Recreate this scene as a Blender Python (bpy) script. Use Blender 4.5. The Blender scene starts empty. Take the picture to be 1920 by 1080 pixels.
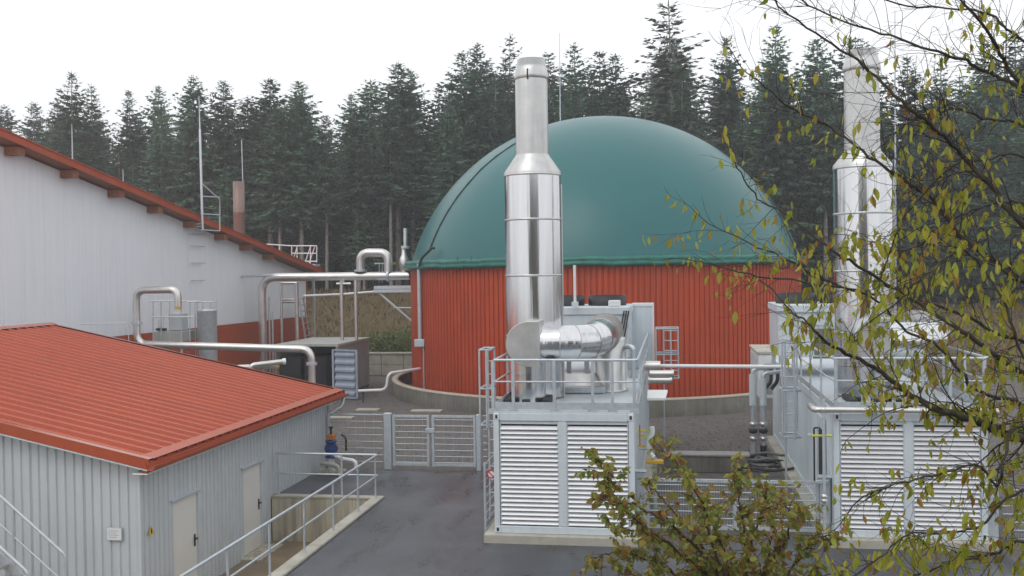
import bpy, math, random
from mathutils import Vector, Matrix, noise
rnd = random.Random(7)
S = bpy.context.scene
COL = S.collection
# ---------------------------------------------------------------- camera
F = 1867.0
CAM = Vector((0.0, 0.0, 5.22))
YAW, PIT, ROLL = math.radians(9.13), math.radians(-0.8), math.radians(0.8)
FWD = Vector((-math.sin(YAW) * math.cos(PIT), math.cos(YAW) * math.cos(PIT), math.sin(PIT)))
_r0 = Vector((math.cos(YAW), math.sin(YAW), 0)); _u0 = _r0.cross(FWD)
RGT = _r0 * math.cos(ROLL) - _u0 * math.sin(ROLL)
UPV = _u0 * math.cos(ROLL) + _r0 * math.sin(ROLL)
cd = bpy.data.cameras.new('camera'); cam = bpy.data.objects.new('camera', cd); COL.objects.link(cam)
cd.sensor_width = 36; cd.lens = F * 36 / 1920; cd.clip_start = 0.05; cd.clip_end = 3000
m = Matrix((RGT, UPV, -FWD)).transposed().to_4x4(); m.translation = CAM; cam.matrix_world = m
S.camera = cam
# ---------------------------------------------------------------- world: bright overcast sky
SUN_EL, SUN_ROT = math.radians(52), math.radians(205)
w = bpy.data.worlds.new('World'); S.world = w; w.use_nodes = True
nt = w.node_tree; nt.nodes.clear()
out = nt.nodes.new('ShaderNodeOutputWorld'); bg = nt.nodes.new('ShaderNodeBackground')
sky = nt.nodes.new('ShaderNodeTexSky'); sky.sky_type = 'NISHITA'; sky.sun_disc = False
sky.sun_elevation = SUN_EL; sky.sun_rotation = SUN_ROT; sky.dust_density = 4; sky.air_density = 1.5
hsv = nt.nodes.new('ShaderNodeHueSaturation'); hsv.inputs['Saturation'].default_value = 0.25
mx = nt.nodes.new('ShaderNodeMixRGB'); mx.inputs[0].default_value = 0.86
mx.inputs[2].default_value = (9.6, 9.75, 10.0, 1)          # the cloud layer
nt.links.new(sky.outputs[0], hsv.inputs['Color']); nt.links.new(hsv.outputs[0], mx.inputs[1])
nt.links.new(mx.outputs[0], bg.inputs[0]); bg.inputs[1].default_value = 0.127
nt.links.new(bg.outputs[0], out.inputs[0])
sl = bpy.data.lights.new('sun', 'SUN'); sl.energy = 0.5; sl.angle = math.radians(28); sl.color = (1, 0.97, 0.93)
sun = bpy.data.objects.new('sun', sl); COL.objects.link(sun)
sd = Vector((math.sin(SUN_ROT) * math.cos(SUN_EL), math.cos(SUN_ROT) * math.cos(SUN_EL), math.sin(SUN_EL)))
sun.rotation_euler = sd.to_track_quat('Z', 'Y').to_euler()
vs = S.view_settings; vs.view_transform = 'Standard'; vs.look = 'None'; vs.gamma = 1; vs.exposure = 0.0; vs.use_curve_mapping = False
S.cycles.use_denoising = True; S.cycles.volume_bounces = 2; S.cycles.max_bounces = 8
S.cycles.transparent_max_bounces = 16
S.cycles.caustics_reflective = False; S.cycles.sample_clamp_indirect = 6
# ---------------------------------------------------------------- pixel -> point on a known plane
def ray(x, y): return FWD * F + RGT * (x - 960) - UPV * (y - 540)
def onz(x, y, z=0.0): d = ray(x, y); return CAM + d * ((z - CAM.z) / d.z)
def P(x, y, Y): d = ray(x, y); return CAM + d * (Y / d.y)
def onx(x, y, X): d = ray(x, y); return CAM + d * (X / d.x)
def lerp(a, b, t): return a + (b - a) * t
# ---------------------------------------------------------------- materials
MATS = {}
def mat(name, col, rough=0.55, metal=0.0, var=0.12, scale=2.0, bump=0.0, bscale=None, streak=0.0, rvar=0.1, col2=None, spec=0.5, stretch=(1, 1, 1), trans=0.0, dirt=None, dirt_amt=0.5, dirt_lo=0.55):
    mt = bpy.data.materials.new(name); mt.use_nodes = True; n = mt.node_tree; L = n.links
    b = n.nodes['Principled BSDF']
    b.inputs['Metallic'].default_value = metal; b.inputs['Specular IOR Level'].default_value = spec
    tc = n.nodes.new('ShaderNodeTexCoord'); geo = n.nodes.new('ShaderNodeNewGeometry')
    mp = n.nodes.new('ShaderNodeMapping'); mp.inputs['Scale'].default_value = stretch
    L.new(geo.outputs['Position'], mp.inputs[0])
    ns = n.nodes.new('ShaderNodeTexNoise'); ns.inputs['Scale'].default_value = scale; ns.inputs['Detail'].default_value = 6; ns.inputs['Roughness'].default_value = 0.65
    L.new(mp.outputs[0], ns.inputs[0])
    rp = n.nodes.new('ShaderNodeValToRGB'); rp.color_ramp.elements[0].position = 0.3; rp.color_ramp.elements[1].position = 0.72
    c = Vector(col); c2 = Vector(col2) if col2 else c * (1 + var); c1 = c * (1 - var)
    rp.color_ramp.elements[0].color = (*c1, 1); rp.color_ramp.elements[1].color = (*c2, 1)
    L.new(ns.outputs['Fac'], rp.inputs[0]); colsock = rp.outputs[0]
    if streak:
        m2 = n.nodes.new('ShaderNodeMapping'); m2.inputs['Scale'].default_value = (5, 5, 0.25); L.new(geo.outputs['Position'], m2.inputs[0])
        s2 = n.nodes.new('ShaderNodeTexNoise'); s2.inputs['Scale'].default_value = 1.5; s2.inputs['Detail'].default_value = 5; L.new(m2.outputs[0], s2.inputs[0])
        r2 = n.nodes.new('ShaderNodeValToRGB'); r2.color_ramp.elements[0].position = 0.35; r2.color_ramp.elements[1].position = 0.65
        r2.color_ramp.elements[0].color = (1 - streak, 1 - streak, 1 - streak * 1.05, 1); r2.color_ramp.elements[1].color = (1, 1, 1, 1)
        L.new(s2.outputs['Fac'], r2.inputs[0])
        mm = n.nodes.new('ShaderNodeMixRGB'); mm.blend_type = 'MULTIPLY'; mm.inputs[0].default_value = 1
        L.new(colsock, mm.inputs[1]); L.new(r2.outputs[0], mm.inputs[2]); colsock = mm.outputs[0]
    if dirt:
        s3 = n.nodes.new('ShaderNodeTexNoise'); s3.inputs['Scale'].default_value = scale * 0.37; s3.inputs['Detail'].default_value = 9; s3.inputs['Roughness'].default_value = 0.7
        L.new(mp.outputs[0], s3.inputs[0])
        r3 = n.nodes.new('ShaderNodeValToRGB'); r3.color_ramp.elements[0].position = dirt_lo; r3.color_ramp.elements[1].position = dirt_lo + 0.15
        r3.color_ramp.elements[0].color = (0, 0, 0, 1); r3.color_ramp.elements[1].color = (dirt_amt,) * 3 + (1,)
        L.new(s3.outputs['Fac'], r3.inputs[0])
        m3 = n.nodes.new('ShaderNodeMixRGB'); L.new(r3.outputs[0], m3.inputs[0]); L.new(colsock, m3.inputs[1]); m3.inputs[2].default_value = (*dirt, 1); colsock = m3.outputs[0]
    L.new(colsock, b.inputs['Base Color'])
    mr = n.nodes.new('ShaderNodeMapRange'); mr.inputs['To Min'].default_value = max(0.03, rough - rvar); mr.inputs['To Max'].default_value = min(1, rough + rvar)
    L.new(ns.outputs['Fac'], mr.inputs[0]); L.new(mr.outputs[0], b.inputs['Roughness'])
    if bump:
        nb = n.nodes.new('ShaderNodeTexNoise'); nb.inputs['Scale'].default_value = bscale or scale * 6; nb.inputs['Detail'].default_value = 4
        L.new(mp.outputs[0], nb.inputs[0])
        bp = n.nodes.new('ShaderNodeBump'); bp.inputs['Strength'].default_value = bump; bp.inputs['Distance'].default_value = 0.02
        L.new(nb.outputs['Fac'], bp.inputs['Height']); L.new(bp.outputs[0], b.inputs['Normal'])
    if trans:
        b.inputs['Transmission Weight'].default_value = 0.0
        tr = n.nodes.new('ShaderNodeBsdfTranslucent'); L.new(colsock, tr.inputs[0]); ms = n.nodes.new('ShaderNodeMixShader'); ms.inputs[0].default_value = trans
        L.new(b.outputs[0], ms.inputs[1]); L.new(tr.outputs[0], ms.inputs[2]); L.new(ms.outputs[0], n.nodes['Material Output'].inputs[0])
    MATS[name] = mt
    return mt
def leafmat(name, cols, trans=0.35, rough=0.5, pertree=0.0):
    """foliage: colour differs from object to object and island to island"""
    mt = mat(name, cols[0], rough, var=0.2, scale=9, trans=trans)
    n = mt.node_tree; L = n.links
    oi = n.nodes.new('ShaderNodeObjectInfo'); gi = n.nodes.new('ShaderNodeNewGeometry')
    ad = n.nodes.new('ShaderNodeMath'); ad.operation = 'ADD'; L.new(oi.outputs['Random'], ad.inputs[0]); L.new(gi.outputs['Random Per Island'], ad.inputs[1])
    fr = n.nodes.new('ShaderNodeMath'); fr.operation = 'FRACT'; L.new(ad.outputs[0], fr.inputs[0])
    rp = n.nodes.new('ShaderNodeValToRGB'); cr = rp.color_ramp
    while len(cr.elements) < len(cols): cr.elements.new(0.5)
    for i, c in enumerate(cols): cr.elements[i].position = i / (len(cols) - 1); cr.elements[i].color = (*c, 1)
    L.new(fr.outputs[0], rp.inputs[0])
    cs = rp.outputs[0]
    if pertree:
        pm = n.nodes.new('ShaderNodeMath'); pm.operation = 'MULTIPLY_ADD'; L.new(oi.outputs['Random'], pm.inputs[0]); pm.inputs[1].default_value = pertree; pm.inputs[2].default_value = 1 - pertree * 0.45
        vm = n.nodes.new('ShaderNodeVectorMath'); vm.operation = 'SCALE'; L.new(cs, vm.inputs[0]); L.new(pm.outputs[0], vm.inputs['Scale']); cs = vm.outputs[0]
    b = n.nodes['Principled BSDF']; L.new(cs, b.inputs['Base Color'])
    for k in n.nodes:
        if k.type == 'BSDF_TRANSLUCENT': L.new(cs, k.inputs[0])
    return mt
mat('red_sheet', (0.42, 0.078, 0.028), 0.45, spec=0.35, var=0.08, scale=1.2, streak=0.08)
mat('verge_gloss', (0.42, 0.09, 0.04), 0.14, var=0.05, spec=0.8)
mat('tank_red', (0.48, 0.066, 0.018), 0.5, spec=0.3, var=0.10, scale=0.8, streak=0.16, dirt=(0.36, 0.056, 0.022), dirt_amt=0.5, dirt_lo=0.5)
mat('roof_red', (0.42, 0.078, 0.03), 0.32, spec=0.4, var=0.10, scale=1.5, streak=0.0, bump=0.03, stretch=(0.3, 1.8, 1), dirt=(0.31, 0.064, 0.038), dirt_amt=0.35, dirt_lo=0.56)
mat('dome', (0.003, 0.112, 0.116), 0.42, spec=0.35, var=0.06, scale=0.6, bump=0.06, bscale=1.2, dirt=(0.01, 0.116, 0.114), dirt_amt=0.6, dirt_lo=0.5, rvar=0.06)
_b = MATS['dome'].node_tree.nodes['Principled BSDF']; _b.inputs['Coat Weight'].default_value = 0.38; _b.inputs['Coat Roughness'].default_value = 0.3
mat('dome_flange', (0.010, 0.14, 0.11), 0.4, var=0.4, scale=3)
mat('hall_white', (0.84, 0.875, 0.925), 0.5, var=0.025, scale=0.5, streak=0.05)
mat('annex_grey', (0.585, 0.63, 0.67), 0.45, var=0.04, scale=1.0, streak=0.07)
mat('cont_blue', (0.64, 0.705, 0.745), 0.4, var=0.05, scale=1.5, streak=0.08, dirt=(0.36, 0.4, 0.41), dirt_amt=0.35, dirt_lo=0.6)
mat('louver', (0.84, 0.85, 0.87), 0.34, metal=0.35, var=0.05, scale=3, rvar=0.08)
mat('dark', (0.02, 0.02, 0.022), 0.7)
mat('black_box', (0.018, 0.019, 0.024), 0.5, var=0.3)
mat('galv', (0.55, 0.60, 0.64), 0.42, metal=0.45, var=0.12, scale=9)
mat('steel', (0.68, 0.685, 0.695), 0.17, metal=1.0, var=0.10, scale=2.2, rvar=0.08, bump=0.9, bscale=1.1, stretch=(3, 3, 0.10))
mat('steel_dull', (0.62, 0.62, 0.61), 0.38, metal=0.9, var=0.1, scale=4, rvar=0.1, streak=0.12)
mat('pipe_steel', (0.66, 0.64, 0.62), 0.32, metal=0.8, var=0.1, scale=3)
mat('white_paint', (0.78, 0.79, 0.8), 0.45, var=0.05, scale=3)
mat('door_white', (0.74, 0.73, 0.70), 0.45, var=0.03, scale=2)
mat('timber', (0.26, 0.10, 0.045), 0.7, var=0.3, scale=12)
mat('copper', (0.24, 0.165, 0.145), 0.45, metal=0.35, var=0.15, scale=5)
mat('concrete', (0.56, 0.51, 0.41), 0.85, var=0.12, scale=2.5, bump=0.3, bscale=30, streak=0.42, dirt=(0.40, 0.34, 0.25), dirt_amt=0.6, dirt_lo=0.52)
mat('concrete_pale', (0.44, 0.42, 0.36), 0.85, var=0.15, scale=3, bump=0.25, bscale=30, dirt=(0.27, 0.26, 0.2), dirt_amt=0.6, dirt_lo=0.5)
mat('concrete_ring', (0.20, 0.19, 0.165), 0.85, var=0.3, scale=1.2, bump=0.3, bscale=25, streak=0.25, dirt=(0.12, 0.12, 0.085), dirt_amt=0.7, dirt_lo=0.48)
mat('ring_top', (0.48, 0.43, 0.35), 0.85, var=0.15, scale=3)
mat('pit_soil', (0.25, 0.19, 0.115), 0.75, var=0.25, scale=1.5, bump=0.2, bscale=20, dirt=(0.16, 0.135, 0.10), dirt_amt=0.6, dirt_lo=0.5)
mat('blue_paint', (0.012, 0.04, 0.20), 0.35, var=0.1)
mat('yellow', (0.72, 0.45, 0.03), 0.5, var=0.1)
mat('yellow_green', (0.6, 0.62, 0.03), 0.5, var=0.1)
mat('orange', (0.5, 0.17, 0.03), 0.5, var=0.15)
mat('sign_red', (0.55, 0.04, 0.04), 0.5)
mat('render_wall', (0.16, 0.14, 0.12), 0.8, var=0.1, scale=1.0)
mat('window_dark', (0.03, 0.035, 0.04), 0.12)
mat('rubber', (0.03, 0.03, 0.032), 0.6, var=0.3, scale=8)
mat('hose_grey', (0.16, 0.16, 0.15), 0.55, var=0.3, scale=8)
mat('cont_pink', (0.36, 0.345, 0.34), 0.55, var=0.1, streak=0.2)
mat('door_leaf', (0.36, 0.43, 0.52), 0.45, var=0.1, streak=0.12)
mat('roof_grey', (0.42, 0.43, 0.41), 0.6, var=0.15)
mat('bark', (0.055, 0.046, 0.036), 0.85, var=0.3, scale=14, bump=0.5, bscale=60, dirt=(0.085, 0.09, 0.026), dirt_amt=0.7, dirt_lo=0.52)
mat('twig', (0.04, 0.028, 0.025), 0.8, var=0.3, scale=14)
mat('shrub_twig', (0.085, 0.04, 0.028), 0.75, var=0.3, scale=14)
mat('spruce_bark', (0.37, 0.335, 0.30), 0.9, var=0.3, scale=4, streak=0.3)
leafmat('needles', [(0.055, 0.115, 0.078), (0.075, 0.145, 0.092), (0.10, 0.17, 0.09), (0.066, 0.13, 0.098), (0.095, 0.14, 0.07)], trans=0.15, rough=0.7, pertree=0.9)
leafmat('larch', [(0.07, 0.085, 0.04), (0.05, 0.07, 0.04), (0.06, 0.065, 0.035)], trans=0.2, rough=0.7)
leafmat('leaf_yellow', [(0.33, 0.38, 0.04), (0.50, 0.48, 0.06), (0.40, 0.44, 0.045), (0.54, 0.44, 0.07), (0.26, 0.33, 0.035), (0.42, 0.20, 0.045), (0.43, 0.46, 0.05), (0.36, 0.42, 0.045)], trans=0.45)
leafmat('leaf_shrub', [(0.24, 0.28, 0.045), (0.35, 0.30, 0.055), (0.19, 0.26, 0.045), (0.40, 0.20, 0.055), (0.30, 0.32, 0.05), (0.28, 0.12, 0.045), (0.37, 0.37, 0.055), (0.22, 0.28, 0.042), (0.16, 0.24, 0.036)], trans=0.45)
leafmat('bush_leaf', [(0.12, 0.17, 0.04), (0.18, 0.22, 0.055), (0.13, 0.19, 0.04)], trans=0.25)
leafmat('dry_grass', [(0.17, 0.115, 0.043), (0.13, 0.105, 0.04), (0.20, 0.13, 0.043), (0.10, 0.10, 0.033)], trans=0.2)
def asphalt_mat():
    mt = mat('asphalt', (0.060, 0.065, 0.077), 0.33, var=0.2, scale=0.7, bump=0.25, bscale=55, rvar=0.16, spec=0.5, dirt=(0.098, 0.104, 0.12), dirt_amt=0.9, dirt_lo=0.46)
    n = mt.node_tree; L = n.links; b = n.nodes['Principled BSDF']
    geo = n.nodes.new('ShaderNodeNewGeometry')
    mp = n.nodes.new('ShaderNodeMapping'); mp.inputs['Scale'].default_value = (1.0, 0.35, 1); mp.inputs['Rotation'].default_value = (0, 0, 0.25); L.new(geo.outputs['Position'], mp.inputs[0])
    ns = n.nodes.new('ShaderNodeTexNoise'); ns.inputs['Scale'].default_value = 1.6; ns.inputs['Detail'].default_value = 8; ns.inputs['Roughness'].default_value = 0.62; L.new(mp.outputs[0], ns.inputs[0])
    rp = n.nodes.new('ShaderNodeValToRGB'); rp.color_ramp.elements[0].position = 0.49; rp.color_ramp.elements[1].position = 0.66
    rp.color_ramp.elements[0].color = (0, 0, 0, 1); rp.color_ramp.elements[1].color = (1, 1, 1, 1); L.new(ns.outputs['Fac'], rp.inputs[0])
    old = b.inputs['Base Color'].links[0].from_socket
    mx = n.nodes.new('ShaderNodeMixRGB'); L.new(rp.outputs[0], mx.inputs[0]); L.new(old, mx.inputs[1]); mx.inputs[2].default_value = (0.03, 0.031, 0.038, 1)
    m4 = n.nodes.new('ShaderNodeMapping'); m4.inputs['Scale'].default_value = (1.3, 0.8, 1); m4.inputs['Rotation'].default_value = (0, 0, -0.5); L.new(geo.outputs['Position'], m4.inputs[0])
    n4 = n.nodes.new('ShaderNodeTexNoise'); n4.inputs['Scale'].default_value = 2.4; n4.inputs['Detail'].default_value = 5; n4.inputs['Distortion'].default_value = 0.8; L.new(m4.outputs[0], n4.inputs[0])
    r4 = n.nodes.new('ShaderNodeValToRGB'); r4.color_ramp.elements[0].position = 0.63; r4.color_ramp.elements[1].position = 0.72
    r4.color_ramp.elements[0].color = (0, 0, 0, 1); r4.color_ramp.elements[1].color = (0.75, 0.75, 0.75, 1); L.new(n4.outputs['Fac'], r4.inputs[0])
    m5 = n.nodes.new('ShaderNodeMixRGB'); L.new(r4.outputs[0], m5.inputs[0]); L.new(mx.outputs[0], m5.inputs[1]); m5.inputs[2].default_value = (0.015, 0.015, 0.018, 1); mx = m5
    L.new(mx.outputs[0], b.inputs['Base Color'])
    r0 = b.inputs['Roughness'].links[0].from_socket
    mr = n.nodes.new('ShaderNodeMixRGB'); L.new(rp.outputs[0], mr.inputs[0]); L.new(r0, mr.inputs[1]); mr.inputs[2].default_value = (0.25, 0.25, 0.25, 1)
    L.new(mr.outputs[0], b.inputs['Roughness'])
asphalt_mat()
mat('gravel', (0.125, 0.115, 0.108), 0.9, var=0.35, scale=6, bump=0.8, bscale=28, dirt=(0.075, 0.068, 0.06), dirt_amt=0.8, dirt_lo=0.5)
mat('bank', (0.12, 0.082, 0.035), 0.95, var=0.35, scale=1.6, bump=0.6, bscale=12, dirt=(0.10, 0.085, 0.035), dirt_amt=0.8, dirt_lo=0.5)
mat('forest_floor', (0.05, 0.042, 0.028), 0.95, var=0.4, scale=0.8, bump=0.5)
# ---------------------------------------------------------------- mesh builder
ORG = {}
class MB:
    def __init__(s): s.v = []; s.f = []; s.sm = []
    def add(s, vs, fs, smooth=False):
        o = len(s.v); s.v += [Vector(v) for v in vs]; s.f += [tuple(i + o for i in f) for f in fs]; s.sm += [smooth] * len(fs); return s
    def box(s, a, b):
        (x0, y0, z0), (x1, y1, z1) = a, b
        return s.add([(x0, y0, z0), (x1, y0, z0), (x1, y1, z0), (x0, y1, z0), (x0, y0, z1), (x1, y0, z1), (x1, y1, z1), (x0, y1, z1)],
                     [(0, 3, 2, 1), (4, 5, 6, 7), (0, 1, 5, 4), (1, 2, 6, 5), (2, 3, 7, 6), (3, 0, 4, 7)])
    def bbox(s, a, b, r):
        """box with bevelled edges"""
        (x0, y0, z0), (x1, y1, z1) = a, b
        vs = []; idx = {}
        for i, x in enumerate((x0, x1)):
            for j, y in enumerate((y0, y1)):
                for k, z in enumerate((z0, z1)):
                    sx, sy, sz = (1 - 2 * i) * r, (1 - 2 * j) * r, (1 - 2 * k) * r
                    for ax in range(3):
                        p = [x + sx, y + sy, z + sz]; p[ax] = (x, y, z)[ax]
                        idx[(i, j, k, ax)] = len(vs); vs.append(p)
        fs = []
        g = lambda i, j, k, ax: idx[(i, j, k, ax)]
        for i in (0, 1): fs.append([g(i, 0, 0, 0), g(i, 1, 0, 0), g(i, 1, 1, 0), g(i, 0, 1, 0)])
        for j in (0, 1): fs.append([g(0, j, 0, 1), g(1, j, 0, 1), g(1, j, 1, 1), g(0, j, 1, 1)])
        for k in (0, 1): fs.append([g(0, 0, k, 2), g(1, 0, k, 2), g(1, 1, k, 2), g(0, 1, k, 2)])
        for j in (0, 1):
            for k in (0, 1): fs.append([g(0, j, k, 1), g(1, j, k, 1), g(1, j, k, 2), g(0, j, k, 2)])
        for i in (0, 1):
            for k in (0, 1): fs.append([g(i, 0, k, 0), g(i, 1, k, 0), g(i, 1, k, 2), g(i, 0, k, 2)])
        for i in (0, 1):
            for j in (0, 1): fs.append([g(i, j, 0, 0), g(i, j, 1, 0), g(i, j, 1, 1), g(i, j, 0, 1)])
        for i in (0, 1):
            for j in (0, 1):
                for k in (0, 1): fs.append([g(i, j, k, 0), g(i, j, k, 1), g(i, j, k, 2)])
        return s.add(vs, fs)
    def tube(s, pts, r, n=10, cap=True, smooth=True):
        pts = [Vector(p) for p in pts]; rs = r if isinstance(r, (list, tuple)) else [r] * len(pts)
        o = len(s.v); up = None
        for i, p in enumerate(pts):
            t = (pts[min(i + 1, len(pts) - 1)] - pts[max(i - 1, 0)])
            t = t.normalized() if t.length > 1e-9 else Vector((0, 0, 1))
            if up is None:
                a = t.orthogonal().normalized()
            else:
                a = (up - t * up.dot(t)); a = a.normalized() if a.length > 1e-6 else t.orthogonal().normalized()
            up = a; b = t.cross(a)
            k = 1.0
            if 0 < i < len(pts) - 1:
                c = (p - pts[i - 1]).normalized().dot((pts[i + 1] - p).normalized()); k = 1 / max(0.5, math.sqrt(max(0.0, (1 + c) / 2)))
                k = 1 + (k - 1) * 0.5
            for j in range(n):
                an = 2 * math.pi * j / n; s.v.append(p + (a * math.cos(an) + b * math.sin(an)) * rs[i] * k)
        for i in range(len(pts) - 1):
            for j in range(n):
                s.f.append((o + i * n + j, o + i * n + (j + 1) % n, o + (i + 1) * n + (j + 1) % n, o + (i + 1) * n + j)); s.sm.append(smooth)
        if cap:
            e = o + (len(pts) - 1) * n; q = len(s.v)
            s.v += [v.copy() for v in s.v[o:o + n]] + [v.copy() for v in s.v[e:e + n]]
            s.f += [tuple(q + j for j in reversed(range(n))), tuple(q + n + j for j in range(n))]; s.sm += [False, False]
        return s
    def lathe(s, c, prof, n=32, cap0=False, cap1=False, smooth=True, a0=0.0, a1=2 * math.pi):
        c = Vector(c); o = len(s.v); full = abs(a1 - a0 - 2 * math.pi) < 1e-6; m_ = n if full else n + 1
        for r, z in prof:
            for j in range(m_):
                an = a0 + (a1 - a0) * j / n; s.v.append(c + Vector((r * math.cos(an), r * math.sin(an), z)))
        for i in range(len(prof) - 1):
            for j in range(n):
                k = (j + 1) % m_
                s.f.append((o + i * m_ + j, o + i * m_ + k, o + (i + 1) * m_ + k, o + (i + 1) * m_ + j)); s.sm.append(smooth)
        for c_, st, rev in ((cap0, o, True), (cap1, o + (len(prof) - 1) * m_, False)):
            if c_:
                q = len(s.v); s.v += [v.copy() for v in s.v[st:st + m_]]
                s.f.append(tuple(q + j for j in (reversed(range(m_)) if rev else range(m_)))); s.sm.append(False)
        return s
    def mesh(s, name, material, org=Vector((0, 0, 0))):
        me = bpy.data.meshes.new(name)
        me.from_pydata([tuple(v - org) for v in s.v], [], s.f)
        me.polygons.foreach_set('use_smooth', s.sm)
        me.materials.append(MATS[material]); me.update(); return me
    def build(s, name, material, parent=None):
        if parent is not None: org = ORG[parent.name]
        else:
            lo = [min(v[i] for v in s.v) for i in range(3)]; hi = [max(v[i] for v in s.v) for i in range(3)]
            org = Vector(((lo[0] + hi[0]) / 2, (lo[1] + hi[1]) / 2, lo[2]))
        ob = bpy.data.objects.new(name, s.mesh(name, material, org)); COL.objects.link(ob)
        if parent is not None: ob.parent = parent
        else: ob.location = org
        ORG[ob.name] = org
        return ob
def tag(o, label=None, cat=None, group=None, kind=None):
    if label: o['label'] = label
    if cat: o['category'] = cat
    if group: o['group'] = group
    if kind: o['kind'] = kind
    return o
def thing(name, loc, label, cat, group=None):
    o = bpy.data.objects.new(name, None); COL.objects.link(o); o.location = loc; o.empty_display_size = 0.2
    ORG[o.name] = Vector(loc); return tag(o, label, cat, group)
def piece(o, dloc, parent=None):
    """copy of a part, moved by dloc, sharing its mesh"""
    c = o.copy(); COL.objects.link(c); c.location = o.location + Vector(dloc); c.parent = parent or o.parent; ORG[c.name] = ORG[o.name]; return c
def dup(root, loc, label=None):
    r = root.copy(); COL.objects.link(r); r.location = loc
    if label: r['label'] = label
    for ch in root.children:
        c = ch.copy(); COL.objects.link(c); c.parent = r
        for g in ch.children:
            d = g.copy(); COL.objects.link(d); d.parent = c
    return r
def bend(pts, rad, n=6):
    """polyline with its corners rounded"""
    pts = [Vector(p) for p in pts]; o = [pts[0]]
    for i in range(1, len(pts) - 1):
        a = (pts[i - 1] - pts[i]); b = (pts[i + 1] - pts[i]); r = min(rad, a.length * 0.49, b.length * 0.49)
        p0 = pts[i] + a.normalized() * r; p1 = pts[i] + b.normalized() * r
        for k in range(n + 1):
            t = k / n; o.append(p0 * (1 - t) ** 2 + pts[i] * 2 * t * (1 - t) + p1 * t * t)
    o.append(pts[-1]); return o
def pole(name, a, b, r, material, parent=None, n=8): return MB().tube([a, b], r, n).build(name, material, parent)
#SECTION
# ================================================================ GROUND
def smooth(a, b, x): t = max(0.0, min(1.0, (x - a) / (b - a))); return t * t * (3 - 2 * t)
def tz(x, y):
    if x < -6.785 and y < 22.42: return -1.10
    l = smooth(-6, 8, x)
    h = lerp(4.3, 3.0, l) * smooth(lerp(53, 50, l), lerp(64, 66, l), y)
    h += 0.045 * max(0.0, min(y, 160) - 66)
    if y > 52: h += 0.35 * noise.noise(Vector((x * 0.15, y * 0.15, 0))) * smooth(52, 60, y)
    return h
def build_ground():
    xs = [-260, -180, -130, -100] + [-80 + 2.5 * i for i in range(29)] + [-7.5, -6.79, -6.78] + [-6 + 2.5 * i for i in range(35)] + [100, 130, 180, 260]
    ys = [-70, -20, 0, 10, 20, 22.41, 22.43, 24, 30, 36, 42, 46] + [48 + i for i in range(25)] + [75, 80, 90, 100, 120, 160, 220, 300]
    xs = sorted(set(xs)); ys = sorted(set(ys))
    mb = MB(); nx = len(xs); mi = []
    vs = [(x, y, tz(x, y)) for y in ys for x in xs]; fs = []
    for j in range(len(ys) - 1):
        for i in range(nx - 1):
            fs.append((j * nx + i, j * nx + i + 1, (j + 1) * nx + i + 1, (j + 1) * nx + i))
            cy = (ys[j] + ys[j + 1]) / 2; cx = (xs[i] + xs[i + 1]) / 2
            mi.append(2 if cy > 63 else (1 if cy > (52 if cx < 2 else 51) else 0))
    mb.add(vs, fs, True); o = mb.build('ground', 'gravel'); o.data.materials.append(MATS['bank']); o.data.materials.append(MATS['forest_floor'])
    o.data.polygons.foreach_set('material_index', mi); tag(o, 'dark gravel yard rising to a brown grassy bank and forest floor', 'ground', kind='structure')
build_ground()
a = MB(); pl = [(-6.74, -20), (60, -20), (60, 18.6), (5.95, 18.75), (5.9, 20.0), (-3.6, 20.0), (-3.65, 25.7), (-9.4, 25.75), (-9.4, 22.52), (-6.74, 22.52)]
def outline(pl, step=0.5):
    o = []
    for i, (x, y) in enumerate(pl):
        x2, y2 = pl[(i + 1) % len(pl)]; n = max(1, int(math.hypot(x2 - x, y2 - y) / step))
        if y > 18 and y2 > 18 and n > 2:
            for k in range(n):
                t = k / n; j = 0.06 if 0 < k else 0
                o.append((lerp(x, x2, t) + rnd.uniform(-j, j), lerp(y, y2, t) + rnd.uniform(-j, j)))
        else: o.append((x, y))
    return o
ol = outline(pl)
a.add([(x, y, 0.006) for x, y in ol], [tuple(range(len(ol)))])
tag(a.build('asphalt_drive', 'asphalt'), 'damp dark grey asphalt drive in front of the containers', 'road', kind='structure')
tag(MB().add([(-60, -20, -1.03), (-6.9, -20, -1.03), (-6.9, 22.35, -1.03), (-60, 22.35, -1.03)], [(0, 1, 2, 3)]).build('sunken_yard', 'pit_soil'),
    'muddy brown floor of the sunken yard along the annex', 'ground', kind='structure')
rw = thing('retaining_wall', (-6.85, 22.4, -1.03), 'L-shaped concrete retaining wall around the sunken yard with pale coping', 'retaining wall')
MB().box((-6.95, 4, -1.1), (-6.77, 22.33, 0.0)).build('side_wall', 'concrete', rw)
for i in range(4):
    MB().box((-9.43 + i * 0.662, 22.33, -1.1), (-9.43 + (i + 1) * 0.662 - 0.006, 22.5, 0.0)).build('wall_panel', 'concrete', rw)
MB().bbox((-6.98, 3.9, 0.002), (-6.72, 22.31, 0.06), 0.012).build('coping', 'concrete_pale', rw)
MB().bbox((-9.43, 22.31, 0.002), (-6.72, 22.53, 0.06), 0.012).build('coping', 'concrete_pale', rw)
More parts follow.
